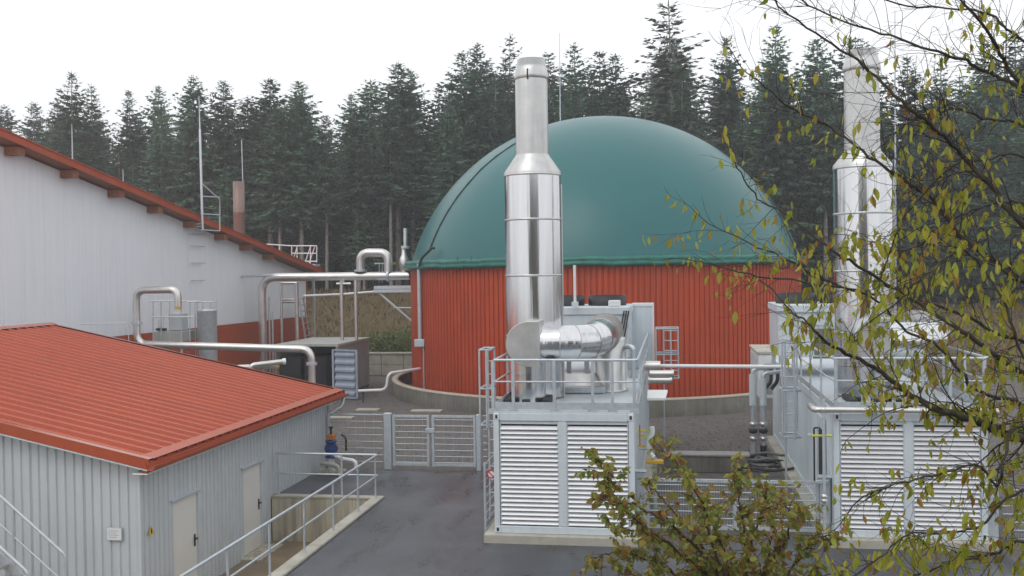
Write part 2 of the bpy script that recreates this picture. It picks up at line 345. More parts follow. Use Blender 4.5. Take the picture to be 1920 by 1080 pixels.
# ================================================================ BIOGAS TANK
TC = Vector((-3.11, 45.3, 0)); TR = 8.67
def on_tank(x, y, r=TR):
    d = ray(x, y); a_ = d.x ** 2 + d.y ** 2; b_ = 2 * ((CAM.x - TC.x) * d.x + (CAM.y - TC.y) * d.y); c_ = (CAM.x - TC.x) ** 2 + (CAM.y - TC.y) ** 2 - r * r
    disc = max(0.0, b_ * b_ - 4 * a_ * c_); t = (-b_ - math.sqrt(disc)) / (2 * a_); return CAM + d * t
tank = thing('biogas_tank', TC, 'round red corrugated tank with a green membrane dome', 'tank')
mb = MB(); NR = 252; ring = []
for k in range(NR):
    for fr, dr in ((0, 0.0), (0.6, 0.0), (0.68, -0.05), (0.92, -0.05)): ring.append((2 * math.pi * (k + fr) / NR, TR + dr))
n = len(ring); zs = [0.12, 2.8, 5.55]
mb.add([TC + Vector((r * math.cos(t), r * math.sin(t), z)) for z in zs for t, r in ring],
       [(j * n + i, j * n + (i + 1) % n, (j + 1) * n + (i + 1) % n, (j + 1) * n + i) for j in range(len(zs) - 1) for i in range(n)])
mb.build('corrugated_wall', 'tank_red', tank)
Z0, HD, RB = 5.77, 6.45, 8.62
RS = (RB * RB + HD * HD) / (2 * HD); ZC = Z0 + HD - RS
prof = []; a0 = math.asin(min(1, RB / RS)); a0 = math.pi - a0 if ZC > Z0 else a0
for k in range(41):
    an = a0 * (1 - k / 40); prof.append((max(0.01, RS * math.sin(an)), ZC + RS * math.cos(an)))
MB().lathe(TC, prof, 120).build('membrane_dome', 'dome', tank)
mb = MB(); mb.lathe(TC, [(8.70, 5.47), (8.90, 5.48), (8.94, 5.60), (8.86, 5.64), (8.90, 5.70), (8.88, 5.79), (8.80, 5.83), (8.5, 5.84)], 240)
for v in mb.v:
    an = math.atan2(v.y - TC.y, v.x - TC.x); v.z += 0.022 * math.sin(an * 23) * math.sin(an * 7.3) + 0.008 * math.sin(an * 61)
mb.build('clamp_flange', 'dome_flange', tank)
fr_ = MB().lathe(TC, [(9.55, -0.05), (9.55, 0.58), (9.52, 0.62), (9.33, 0.62), (9.31, 0.58), (9.31, 0.1)], 140).build('foundation_ring', 'concrete_ring', tank)
MB().lathe(TC, [(9.56, 0.60), (9.56, 0.66), (9.29, 0.66), (9.29, 0.60)], 140).build('ring_coping', 'ring_top', fr_)
MB().lathe(TC, [(9.3, 0.13), (8.64, 0.13)], 120).build('trench_floor', 'dark', fr_)
def dome_pt(az, k, off=0.03):
    r, z = prof[k]; return TC + Vector(((r + off) * math.cos(az), (r + off) * math.sin(az), z + off * 0.4))
def on_dome(x, y, off=0.02):
    d = ray(x, y).normalized(); c0 = Vector((TC.x, TC.y, ZC)); oc = CAM - c0; b_ = oc.dot(d); c_ = oc.dot(oc) - (RS + off) ** 2
    return CAM + d * (-b_ - math.sqrt(max(0.0, b_ * b_ - c_)))
MB().tube([on_dome(*q_) for q_ in ((806, 466), (814, 446), (826, 420), (840, 395), (858, 368), (880, 341), (902, 317), (930, 293), (962, 271), (1000, 250))], 0.03, 5).build('dome_rope', 'rubber', tank)
for az, top in ((math.radians(-17), 34),):
    MB().tube([dome_pt(az, k) for k in range(0, top)], 0.022, 5).build('dome_rope', 'rubber', tank)
q = [on_tank(786, 500, 8.95), on_tank(790, 484, 8.9), on_tank(802, 473, 8.8), on_tank(810, 464, 8.7), on_tank(815, 466, 8.62)]
MB().tube(bend(q, 0.2), 0.055, 8).build('hose', 'rubber', tank)
cp = on_tank(787, 600, 8.82)
pole('conduit', (cp.x, cp.y, 2.55), (cp.x, cp.y, 5.75), 0.085, 'galv', tank, 10)
MB().bbox((cp.x - 0.22, cp.y - 0.15, 2.25), (cp.x + 0.22, cp.y + 0.12, 2.56), 0.02).build('junction_box', 'galv', tank)
pole('conduit', (cp.x + 0.14, cp.y, 0.2), (cp.x + 0.14, cp.y, 2.25), 0.03, 'galv', tank)
# lamp-like vent studs on the flange
for px in (858, 883, 1240):
    v = on_tank(px, 486, 8.84); pole('flange_bolt', (v.x, v.y, 5.72), (v.x, v.y, 5.93), 0.025, 'dome_flange', tank, 6)
# ---- platform on the tank's side with valves
pf = thing('valve_platform', onz(738, 700, 0), 'small galvanised platform with brace on the side of the red tank', 'platform')
ORG[pf.name] = Vector(pf.location)
YP = 44.2
l, r = P(707, 536, YP), P(772, 536, YP)
MB().box((l.x, YP - 0.5, l.z - 0.14), (r.x + 0.3, YP + 0.5, l.z)).build('platform_deck', 'galv', pf)
MB().box((l.x - 0.02, YP - 0.55, l.z - 0.3), (r.x + 0.2, YP - 0.48, l.z - 0.16)).build('edge_beam', 'galv', pf)
pole('brace', P(712, 550, YP - 0.4), P(772, 602, YP - 0.4), 0.06, 'galv', pf)
pole('brace', P(738, 577, YP - 0.4), P(772, 577, YP - 0.4), 0.035, 'galv', pf)
for px in (711, 717): pole('rail_post', P(px, 530, YP), P(px, 492, YP), 0.02, 'galv', pf, 6)
pole('hand_rail', P(702, 494, YP), P(722, 494, YP), 0.03, 'white_paint', pf, 6)
MB().box(P(722, 492, YP - 0.05), P(741, 496, YP + 0.05)).build('valve_handle', 'yellow', pf)
vent = thing('vent_pipe', P(760, 515, YP), 'slim upright vent pipe with flanged valve body beside the dome', 'pipe')
pole('pipe', P(760, 428, YP), P(760, 462, YP), 0.09, 'pipe_steel', vent, 10)
pole('flange', P(760, 461, YP), P(760, 466, YP), 0.2, 'galv', vent, 12)
MB().lathe(P(758, 515, YP), [(0.1, 0), (0.14, 0.1), (0.21, 0.35), (0.24, 0.55), (0.2, 0.75), (0.12, 0.9), (0.09, 1.3)], 14, True, True).build('valve_body', 'pipe_steel', vent)
# ================================================================ LIGHTNING ROD behind the dome
def rod(px, y0, y1, Y, r, label, zb=None, name='lightning_rod', base=True):
    t = P(px[0], y0, Y); b = P(px[1], y1, Y)
    if zb is not None: b.z = zb
    o = thing(name, b, label, 'lightning rod')
    h = (t - b)
    MB().tube([b, b + h * 0.55, t], [r, r, r * 0.35], 6).build('mast', 'galv', o)
    MB().lathe(b, [(r * 3, 0), (r * 3, 0.04), (r * 1.3, 0.12)], 8, True).build('foot', 'galv', o)
    return o
rod((1049, 1049), 62, 230, 56.5, 0.05, 'thin lightning rod rising behind the green dome', zb=tz(-5, 56.5))
# ================================================================ CONTAINERS
def container(x0, y0, label):
    W, L, H0, H1 = 2.73, 11.6, 0.18, 2.52
    t = thing('generator_container', (x0 + W / 2, y0, H0), label, 'container', 'louvred generator containers')
    for dx in (0, W - 0.11):
        for dy in (0, L - 0.16):
            MB().bbox((x0 + dx, y0 + dy, H0 + 0.14), (x0 + dx + 0.11, y0 + dy + 0.16, H1 - 0.14), 0.008).build('corner_post', 'cont_blue', t)
    for dy in (0.004, L - 0.15):
        MB().bbox((x0 + 0.13, y0 + dy, H1 - 0.15), (x0 + W - 0.13, y0 + dy + 0.14, H1), 0.008).build('top_beam', 'cont_blue', t)
        MB().bbox((x0 + 0.13, y0 + dy, H0), (x0 + W - 0.13, y0 + dy + 0.14, H0 + 0.14), 0.008).build('bottom_beam', 'cont_blue', t)
    for dx in (0, W - 0.13):
        for z in (H0, H1 - 0.14):
            for dy in (-0.01, L - 0.14):
                c = MB().bbox((x0 + dx, y0 + dy, z), (x0 + dx + 0.13, y0 + dy + 0.16, z + 0.14), 0.015).build('corner_casting', 'cont_blue', t)
                if dy < 0:
                    ORG[c.name] = ORG[t.name]
                    MB().lathe((0, 0, 0), [(0.028, 0)], 10)
                    hx = x0 + dx + 0.065
                    MB().box((hx - 0.022, y0 - 0.013, z + 0.035), (hx + 0.022, y0 - 0.009, z + 0.105)).build('lock_hole', 'dark', c)
    MB().bbox((x0 + 1.27, y0 + 0.01, H0 + 0.145), (x0 + 1.43, y0 + 0.12, H1 - 0.155), 0.008).build('middle_post', 'cont_blue', t)
    for dx in (0.004, W - 0.004 - 0.12):
        MB().box((x0 + dx + 0.006, y0 + 0.17, H1 - 0.12), (x0 + dx + 0.114, y0 + L - 0.17, H1 - 0.004)).build('side_rail', 'cont_blue', t)
        MB().box((x0 + dx + 0.006, y0 + 0.17, H0 + 0.004), (x0 + dx + 0.114, y0 + L - 0.17, H0 + 0.12)).build('side_rail', 'cont_blue', t)
    # corrugated side sheets
    for sx, face in ((x0 + 0.03, 1), (x0 + W - 0.03, -1)):
        mb = MB(); pts = []; yy = y0 + 0.17; k = 0
        while yy < y0 + L - 0.17:
            for dy, d in ((0, 0), (0.07, 0), (0.105, 0.035), (0.175, 0.035)): pts.append((sx + face * d, yy + dy))
            yy += 0.21
        n = len(pts)
        mb.add([(x, y, H0 + 0.122) for x, y in pts] + [(x, y, H1 - 0.122) for x, y in pts], [(i, i + 1, n + i + 1, n + i) for i in range(n - 1)])
        mb.build('side_wall', 'cont_blue', t)
    MB().box((x0 + 0.14, y0 + 0.3, H0 + 0.02), (x0 + W - 0.14, y0 + 0.34, H1 - 0.02)).build('back_plate', 'dark', t)
    MB().box((x0 + 0.01, y0 + 0.01, H1 + 0.002), (x0 + W - 0.01, y0 + L - 0.01, H1 + 0.03)).build('roof', 'cont_blue', t)
    # louvre banks
    for bx0, bx1 in ((x0 + 0.125, x0 + 1.265), (x0 + 1.435, x0 + W - 0.125)):
        MB().box((bx0 - 0.004, y0 + 0.03, H0 + 0.141), (bx0 + 0.012, y0 + 0.29, H1 - 0.151)).build('louvre_jamb', 'cont_blue', t)
        MB().box((bx1 - 0.012, y0 + 0.03, H0 + 0.141), (bx1 + 0.004, y0 + 0.29, H1 - 0.151)).build('louvre_jamb', 'cont_blue', t)
        MB().box((bx0 + 0.014, y0 + 0.04, H1 - 0.215), (bx1 - 0.014, y0 + 0.06, H1 - 0.152)).build('louvre_head', 'cont_blue', t)
        N = 22; z0 = H0 + 0.17; p_ = (H1 - 0.235 - z0) / N; first = None
        for i in range(N):
            if first is None:
                mb = MB(); pr = [(0.02, 0.0), (0.022, 0.010), (0.075, 0.066), (0.10, 0.070), (0.10, 0.064), (0.08, 0.058), (0.032, 0.006)]
                n = len(pr)
                mb.add([(bx0 + 0.014, y0 + d, z0 + z) for d, z in pr] + [(bx1 - 0.014, y0 + d, z0 + z) for d, z in pr],
                       [(i_, (i_ + 1) % n, n + (i_ + 1) % n, n + i_) for i_ in range(n)] + [tuple(reversed(range(n))), tuple(range(n, 2 * n))])
                first = mb.build('louvre_slat', 'louver', t)
            else:
                c = piece(first, (0, 0, i * p_)); c.rotation_euler = (0, 0, rnd.uniform(-0.0005, 0.0005))
    return t
X1, Y1 = -3.47, 19.05
X2, Y2 = 2.97, 19.42
c1 = container(X1, Y1, 'pale blue louvred generator container below the shiny stack with the duct elbow, drive beside it')
c2 = container(X2, Y2, 'pale blue louvred generator container with a steel pipe along its top edge')
for (x, y, lab) in ((X1, Y1, 'concrete strip under the container that stands beside the asphalt drive'), (X2, Y2, 'concrete strip under the container with the pipe along its top')):
    pt = thing('concrete_plinth', (x + 1.36, y, 0), lab, 'plinth')
    for (ya, yb) in ((-0.12, 2.9), (2.91, 5.9), (5.91, 8.9), (8.91, 11.8)):
        MB().bbox((x - 0.2, y + ya, -0.02), (x + 2.93, y + yb, 0.178), 0.02).build('slab', 'concrete_pale', pt)
# side door of container 2
MB().bbox((X2 - 0.02, Y2 + 1.15, 0.35), (X2 + 0.02, Y2 + 2.05, 2.25), 0.01).build('side_door', 'cont_blue', c2)
MB().box((X2 - 0.03, Y2 + 1.3, 0.75), (X2 - 0.022, Y2 + 1.75, 2.0)).build('door_window', 'dark', c2)
MB().tube(bend([(X2 - 0.02, Y2 + 1.9, 0.8), (X2 - 0.1, Y2 + 1.9, 0.8), (X2 - 0.1, Y2 + 1.9, 1.95), (X2 - 0.02, Y2 + 1.9, 1.95)], 0.05), 0.018, 6).build('door_handle', 'dark', c2)
MB().box((X2 + 0.15, Y2 - 0.012, 0.26), (X2 + 0.23, Y2 - 0.002, 0.45)).build('red_label', 'orange', c2)
# ---- railings on the decks
ZD = 2.555
def railing(x0, y0, posts, label):
    t = thing('deck_railing', (x0 + 1.36, y0, ZD), label, 'railing', 'galvanised railings on the container roofs')
    y = y0 + 0.07; L = 9.6; xr = x0 + 2.80; xl = x0 + 0.02; first = None
    MB().box((xl, y - 0.012, ZD + 0.03), (xr, y + 0.012, ZD + 0.17)).build('kick_plate', 'galv', t)
    for px in posts:
        MB().box((px - 0.028, y - 0.03, ZD), (px + 0.028, y + 0.03, ZD + 0.98)).build('post', 'galv', t)
        MB().box((px - 0.09, y - 0.05, ZD - 0.03), (px + 0.09, y - 0.032, ZD + 0.05)).build('base_plate', 'galv', t)
    pole('top_rail', (xl, y, ZD + 0.99), (xr, y, ZD + 0.99), 0.026, 'galv', t)
    pole('middle_rail', (xl, y - 0.005, ZD + 0.57), (xr, y - 0.005, ZD + 0.57), 0.016, 'galv', t)
    for x in (xl, xr):
        pole('top_rail', (x, y, ZD + 0.99), (x, y + L, ZD + 0.99), 0.024, 'galv', t)
        pole('middle_rail', (x, y, ZD + 0.57), (x, y + L, ZD + 0.57), 0.016, 'galv', t)
        MB().box((x - 0.006, y, ZD + 0.03), (x + 0.006, y + L, ZD + 0.15)).build('kick_plate', 'galv', t)
        for k in range(1, 7):
            MB().box((x - 0.02, y + k * 1.6 - 0.02, ZD), (x + 0.02, y + k * 1.6 + 0.02, ZD + 0.99)).build('post', 'galv', t)
    return t
yf = Y1 + 0.07
railing(X1, Y1, [P(px, 720, yf).x for px in (924, 962, 1039, 1111, 1148, 1189)], 'galvanised railing around the roof with the duct elbow')
railing(X2, Y2, [X2 + d for d in (0.06, 0.55, 1.1, 1.62, 2.1, 2.70)], 'galvanised railing around the roof behind the yellow-leaved branches')
def ladder_cage(xa, xb, y, zt, zb, dy, label, npost=4, full=True):
    t = thing('ladder_cage', ((xa + xb) / 2, y, 0), label, 'ladder')
    for k in range(npost):
        x = lerp(xa, xb, k / (npost - 1)); pole('upright', (x, y + (dy if k % 2 else 0), 0.0 if (k in (1, 3) if full else k == 1) else zb), (x, y + (dy if k % 2 else 0), zt), 0.022, 'galv', t, 6)
    for z in (zt, lerp(zt, zb, 0.5), zb + 0.05):
        MB().tube([(xa, y, z), (xb, y, z), (xb, y + dy, z), (xa, y + dy, z), (xa, y, z)], 0.02, 6).build('hoop', 'galv', t)
    z = 0.3 if full else zb + 0.2
    while z < zt:
        pole('rung', (lerp(xa, xb, 1 / 3), y + dy, z), (xb, y + dy, z), 0.014, 'galv', t, 6); z += 0.28
    return t
a_, b_ = P(899, 700, 20.2), P(921, 700, 20.2)
ladder_cage(a_.x, b_.x - 0.03, 20.2, 3.66, 2.05, 0.6, 'galvanised caged ladder on the drive side of a container')
a_, b_ = P(1230, 660, 27.6), P(1272, 660, 27.6)
ladder_cage(a_.x, b_.x, 27.6, 3.66, 2.25, 0.7, 'galvanised caged ladder in front of the red tank wall', full=False)
a_, b_ = P(1466, 660, 22.5), P(1500, 660, 22.5)
ladder_cage(a_.x, b_.x, 22.5, 3.66, 1.5, 0.6, 'galvanised caged ladder beside the white cabinet and the hoses', full=False)
# ---- exhaust stacks
def stack(cx, cy, rl, z_cone, z_neck, rn, z_top, label, cap=True):
    t = thing('exhaust_stack', (cx, cy, ZD), label, 'chimney', 'steel exhaust stacks')
    c = Vector((cx, cy, 0))
    def drum(z0, z1, name='drum_section'):
        mb = MB().lathe(c, [(rl, z0), (rl, z1)], 48, True, True)
        for v in mb.v:      # hand-formed sheet: a shade out of round
            a = math.atan2(v.y - cy, v.x - cx); k = 1 + 0.0035 * math.sin(a * 5 + z0) + 0.0025 * math.sin(a * 9 + 2 * z0); v.x = cx + (v.x - cx) * k; v.y = cy + (v.y - cy) * k
        mb.build(name, 'steel', t)
    zz = [ZD + 0.02, lerp(ZD, z_cone, 0.28), lerp(ZD, z_cone, 0.55), lerp(ZD, z_cone, 0.80), z_cone]
    for k in range(4): drum(zz[k], zz[k + 1] - 0.004)
    for z in zz[1:]:
        MB().lathe(c, [(rl - 0.01, z - 0.025), (rl + 0.012, z - 0.02), (rl + 0.012, z + 0.02), (rl - 0.01, z + 0.025)], 48).build('band', 'steel_dull', t)
    MB().lathe(c, [(rl + 0.008, z_cone + 0.0), (rl + 0.008, z_cone + 0.07), (rn + 0.01, z_neck), (rn + 0.01, z_neck + 0.02)], 48).build('cone', 'steel_dull', t)
    zk = z_top - 0.38
    MB().lathe(c, [(rn, z_neck - 0.02), (rn * 0.985, zk)], 40).build('neck', 'steel_dull', t)
    MB().lathe(c, [(rn * 1.02, zk - 0.06), (rn * 1.06, zk - 0.03), (rn * 1.06, zk + 0.02), (rn * 0.99, zk + 0.12), (rn * 0.83, z_top), (rn * 0.8, z_top - 0.05)], 40).build('cap', 'steel_dull', t)
    MB().tube([(cx + rl + 0.02, cy - 0.05, ZD), (cx + rl + 0.02, cy - 0.05, z_cone - 0.2)], 0.018, 6).build('earth_cable', 'steel_dull', t)
    MB().box((cx - rn * 0.12, cy - rn - 0.03, zk - 0.1), (cx - rn * 0.05, cy - rn + 0.0, zk + 0.12)).build('clamp', 'dark', t)
    return t
YS = 21.4
l, r = P(946, 345, YS), P(1052, 345, YS); sx = (l.x + r.x) / 2; rl = (r.x - l.x) / 2 * 0.985
nl, nr = P(966, 250, YS), P(1027, 250, YS)
stack(sx, YS, rl, P(1000, 330, YS).z, P(1000, 292, YS).z, (nr.x - nl.x) / 2, P(995, 112, YS).z, 'shiny steel exhaust stack standing free in front of the green dome')
YS2 = 21.9
l, r = P(1562, 360, YS2), P(1673, 360, YS2); sx2 = (l.x + r.x) / 2; rl2 = (r.x - l.x) / 2 * 0.985
nl, nr = P(1583, 250, YS2), P(1650, 250, YS2)
stack(sx2, YS2, rl2, P(1616, 316, YS2).z, P(1616, 284, YS2).z, (nr.x - nl.x) / 2, P(1616, 95, YS2).z, 'steel exhaust stack half hidden by the bare overhanging twigs')
rod((1678, 1679), 20, 700, 23.0, 0.022, 'thin lightning rod beside the stack among the twigs', zb=ZD)
# ---- exhaust ducts (vertical riser, mitred elbow, run, bend to the rear)
def duct(ox, oy, label):
    t = thing('exhaust_duct', (ox, oy, ZD), label, 'duct', 'steel exhaust ducts')
    rd = 0.37; zc = 3.78
    MB().lathe((ox, oy, 0), [(0.36, ZD + 0.02), (0.36, zc - 0.25)], 32, True).build('riser', 'steel', t)
    for k in range(3):
        MB().box((ox - 0.5 + 0.42 * k, oy - 0.45, ZD + 0.005), (ox - 0.34 + 0.42 * k, oy + 0.45, ZD + 0.09)).build('riser_foot', 'dark', t)
    # mitred elbow: a drum lying along x, half round on its outer side
    pr = []
    mb = MB(); N = 28; o_ = []
    for i in range(N + 1):
        a = math.pi / 2 + math.pi * i / N
        o_.append((ox + 0.08 + 0.50 * math.cos(a), zc + 0.47 * math.sin(a)))
    o_ += [(ox + 0.30, zc - 0.47), (ox + 0.30, zc + 0.47)]
    n = len(o_)
    for (yy, s) in ((oy - 0.40, 0.97), (oy - 0.36, 1.0), (oy + 0.36, 1.0), (oy + 0.40, 0.97)):
        mb.v += [Vector((ox + 0.1 + (x - ox - 0.1) * s, yy, zc + (z - zc) * s)) for x, z in o_]
    for j in range(3):
        for i in range(n): mb.f.append((j * n + i, j * n + (i + 1) % n, (j + 1) * n + (i + 1) % n, (j + 1) * n + i)); mb.sm.append(j == 1 and i < N)
    mb.f.append(tuple(reversed(range(n)))); mb.sm.append(False); mb.f.append(tuple(range(3 * n, 4 * n))); mb.sm.append(False)
    mb.build('elbow_box', 'steel_dull', t)
    path = [Vector((ox + 0.30, oy, zc)), Vector((ox + 0.66, oy, zc)), Vector((ox + 0.95, oy + 0.08, zc)), Vector((ox + 1.20, oy + 0.34, zc)), Vector((ox + 1.36, oy + 0.80, zc + 0.03)), Vector((ox + 1.42, oy + 1.6, zc + 0.08)), Vector((ox + 1.45, oy + 2.9, zc + 0.1))]
    # mitred run: every segment ends on the bisecting plane of its corner
    rings = []
    for i, p in enumerate(path):
        d0 = (p - path[i - 1]).normalized() if i else (path[1] - p).normalized(); d1 = (path[i + 1] - p).normalized() if i < len(path) - 1 else d0
        nb_ = (d0 + d1).normalized(); sd2 = Vector((d1.y, -d1.x, 0)).normalized(); up2 = Vector((0, 0, 1))
        rg = []
        for j in range(32):
            an = 2 * math.pi * j / 32; o0 = (Vector((d0.y, -d0.x, 0)).normalized() * math.cos(an) + up2 * math.sin(an)) * rd
            rg.append(p + o0 - d0 * (o0.dot(nb_) / d0.dot(nb_)))
        rings.append(rg)
    for i in range(len(path) - 1):
        mb = MB(); mb.v += rings[i] + rings[i + 1]
        for j in range(32): mb.f.append((j, (j + 1) % 32, 32 + (j + 1) % 32, 32 + j)); mb.sm.append(True)
        mb.build('duct_segment', 'steel', t)
        if i:
            mb = MB(); d1 = (path[i + 1] - path[i]).normalized()
            for off, k in ((-0.012, 1.0), (-0.012, 1.02), (0.012, 1.02), (0.012, 1.0)): mb.v += [path[i] + (v - path[i]) * k + d1 * off for v in rings[i]]
            for q in range(3):
                for j in range(32): mb.f.append((q * 32 + j, q * 32 + (j + 1) % 32, (q + 1) * 32 + (j + 1) % 32, (q + 1) * 32 + j)); mb.sm.append(False)
            mb.build('seam_ring', 'steel_dull', t)
    for k in range(5):
        a = path[5] + (path[6] - path[5]) * (k * 0.16)
        MB().tube([a, a + Vector((0, 0.1, 0))], rd + 0.05, 24).build('bellows_ring', 'pipe_steel', t)
    return t
YD = 20.55
e = P(991, 700, YD)
duct(e.x, YD, 'steel exhaust duct with a rounded elbow at the foot of the free-standing stack')
e2 = P(1632, 650, 21.0)
duct(e2.x, 20.95, 'steel exhaust duct on the container behind the leafy branches')
# grey drum and pump gear behind the duct
def drum_unit(x, y, label):
    t = thing('silencer_drum', (x, y, ZD), label, 'drum')
    MB().lathe((x, y, 0), [(0.42, ZD), (0.42, ZD + 0.05), (0.38, ZD + 0.06), (0.38, ZD + 1.15), (0.36, ZD + 1.2), (0.1, ZD + 1.24)], 28, True, True).build('shell', 'steel_dull', t)
    MB().tube(bend([(x + 0.35, y - 0.1, ZD + 1.0), (x + 0.55, y - 0.2, ZD + 1.0), (x + 0.55, y - 0.2, ZD + 0.35)], 0.12), 0.06, 10).build('side_pipe', 'galv', t)
    MB().lathe((x + 0.55, y - 0.2, 0), [(0.09, ZD + 0.3), (0.09, ZD + 0.36)], 12, True, True).build('flange', 'galv', t)
    for dx in (-0.55, -0.95): MB().box((x + dx, y - 0.25, ZD + 0.004), (x + dx + 0.1, y - 0.15, ZD + 1.25)).build('support_post', 'cont_blue', t)
    return t
e = P(1143, 700, 22.6); drum_unit(e.x, 22.6, 'dull grey silencer drum behind the shiny duct bend')
for px, yy, lab in ((1045, 22.3, 'square grey vent box on the roof under the shiny duct'),):
    e = P(px, 740, yy); t = thing('vent_box', (e.x, yy, ZD), lab, 'vent box')
    MB().bbox((e.x - 0.1, yy - 0.4, ZD + 0.005), (e.x + 1.1, yy + 0.5, ZD + 0.16), 0.02).build('frame', 'galv', t)
    MB().add([(e.x, yy - 0.3, ZD + 0.165), (e.x + 1.0, yy - 0.3, ZD + 0.165), (e.x + 1.0, yy + 0.4, ZD + 0.165), (e.x, yy + 0.4, ZD + 0.165), (e.x + 0.15, yy - 0.1, ZD + 0.42), (e.x + 0.85, yy - 0.1, ZD + 0.42), (e.x + 0.85, yy + 0.3, ZD + 0.42), (e.x + 0.15, yy + 0.3, ZD + 0.42)],
             [(0, 1, 5, 4), (1, 2, 6, 5), (2, 3, 7, 6), (3, 0, 4, 7), (4, 5, 6, 7)]).build('hood', 'steel_dull', t)
# ---- cooling units on the roofs
def cooler(x0, y0, label, W=2.25, D=2.4):
    t = thing('cooling_unit', (x0 + W / 2, y0, ZD), label, 'cooling unit', 'cooling units on the container roofs')
    zt = 4.36
    MB().bbox((x0, y0, ZD + 0.5), (x0 + W, y0 + D, zt - 0.2), 0.02).build('casing', 'cont_blue', t)
    MB().bbox((x0 - 0.04, y0 - 0.05, zt - 0.2), (x0 + W + 0.04, y0 + D + 0.04, zt), 0.02).build('top_frame', 'cont_blue', t)
    MB().box((x0 - 0.02, y0 - 0.02, zt - 0.52), (x0 + W + 0.02, y0 - 0.003, zt - 0.44)).build('trim_rail', 'cont_blue', t)
    for dx in (0.04, W - 0.14):
        for dy in (0.04, D - 0.14): MB().box((x0 + dx, y0 + dy, ZD), (x0 + dx + 0.1, y0 + dy + 0.1, ZD + 0.5)).build('leg', 'cont_blue', t)
    MB().bbox((x0 + W - 1.45, y0 - 0.03, ZD + 0.55), (x0 + W - 0.75, y0 - 0.004, zt - 0.6), 0.01).build('service_panel', 'hose_grey', t)
    for fx in (0.55, 1.65):
        MB().lathe((x0 + fx, y0 + D * 0.5, 0), [(0.50, zt + 0.002), (0.50, zt + 0.27), (0.46, zt + 0.27), (0.44, zt + 0.05)], 28).build('fan_cowl', 'black_box', t)
        mb = MB()
        for k in range(6):
            a = k * math.pi / 3; c = Vector((x0 + fx, y0 + D * 0.5, zt + 0.18)); u = Vector((math.cos(a), math.sin(a), 0)); v = Vector((-u.y, u.x, 0.5))
            mb.add([c + u * 0.08 - v * 0.05, c + u * 0.42 - v * 0.1, c + u * 0.42 + v * 0.1, c + u * 0.08 + v * 0.05], [(0, 1, 2, 3)])
        mb.build('fan_blades', 'black_box', t)
    for k in range(3): pole('cable', (x0 + W - 0.1 + k * 0.06, y0 - 0.06, zt - 0.1), (x0 + W - 0.25 + k * 0.06, y0 - 0.06, zt - 0.9), 0.018, 'rubber', t, 5)
    MB().bbox((x0 + W - 0.5, y0 + 0.05, zt + 0.004), (x0 + W - 0.2, y0 + 0.3, zt + 0.16), 0.02).build('motor_box', 'white_paint', t)
    return t
e = P(1178, 600, 25.2)
cooler(e.x - 2.25, 25.2, 'pale blue cooling unit with black fan cowls behind the free-standing stack')
e = P(1460, 600, 25.6)
cooler(e.x, 25.6, 'pale blue cooling unit beside the far stack, veiled by twigs', W=2.3)
def cabinet(xa, xb, y, zt, label):
    t = thing('equipment_cabinet', ((xa + xb) / 2, y, ZD), label, 'cabinet')
    MB().bbox((xa, y, ZD), (xb, y + 2.2, zt), 0.02).build('body', 'cont_blue', t)
    MB().box((xb - 0.02, y - 0.03, ZD), (xb + 0.03, y - 0.003, zt + 0.04)).build('edge_trim', 'white_paint', t)
    MB().box((xa - 0.01, y - 0.025, zt - 0.03), (xb - 0.03, y - 0.004, zt + 0.04)).build('edge_trim', 'white_paint', t)
cabinet(P(1180, 600, 27.7).x, P(1224, 600, 27.7).x, 27.7, P(1200, 572, 27.7).z, 'tall flat pale cabinet next to the cooling unit')
e = P(1078, 560, 25.0); t = thing('rod_mast', (e.x, 25.0, 4.36), 'short white rod mast on the cooling unit before the red wall', 'mast')
pole('mast', (e.x, 25.0, 4.36), (e.x, 25.0, P(1078, 497, 25.0).z), 0.035, 'white_paint', t)
MB().bbox((e.x - 0.08, 24.93, 4.36), (e.x + 0.08, 25.07, 4.50), 0.01).build('socket', 'cont_blue', t)
# ---- pipe bridge between the containers and stubs
e0, e1 = P(1240, 686, 24.0), P(1482, 684, 24.0)
t = thing('pipe_bridge', (e0.x, 24, e0.z), 'thin white pipe bridging the gap between the two containers', 'pipe')
pole('pipe', (e0.x - 0.35, 24, e0.z), (e1.x, 24, e0.z - 0.02), 0.045, 'white_paint', t, 10)
pole('sleeve', (e0.x - 0.45, 24, e0.z), (e0.x - 0.02, 24, e0.z), 0.12, 'pipe_steel', t, 14)
for py, x0_, x1_ in ((701, 1218, 1260), (713, 1216, 1257)):
    a = P(x0_, py, 23.2); b = P(x1_, py, 23.2); o = thing('stub_pipe', a, ('upper' if py < 705 else 'lower') + ' of two short steel stub pipes above the white tray', 'pipe', 'stub pipes on the container side')
    pole('pipe', a, b, 0.085, 'pipe_steel', o, 14); pole('end_cap', b, b + Vector((0.04, 0, 0)), 0.105, 'steel_dull', o, 14)
a = P(1214, 744, 22.4); b = P(1252, 732, 22.4)
o = thing('tray', a, 'small white metal tray sticking out below the stub pipes', 'tray')
MB().add([(a.x, 22.2, a.z), (b.x - 0.05, 22.2, a.z), (b.x, 22.5, b.z), (a.x, 22.5, b.z), (a.x, 22.2, a.z - 0.05), (b.x - 0.05, 22.2, a.z - 0.05), (b.x, 22.5, b.z - 0.05), (a.x, 22.5, b.z - 0.05)],
         [(0, 1, 2, 3), (7, 6, 5, 4), (0, 4, 5, 1), (1, 5, 6, 2), (2, 6, 7, 3), (3, 7, 4, 0)]).build('plate', 'white_paint', o)
pole('bracket', (a.x, 22.35, a.z - 0.05), (a.x, 22.35, a.z - 0.5), 0.02, 'galv', o, 6)
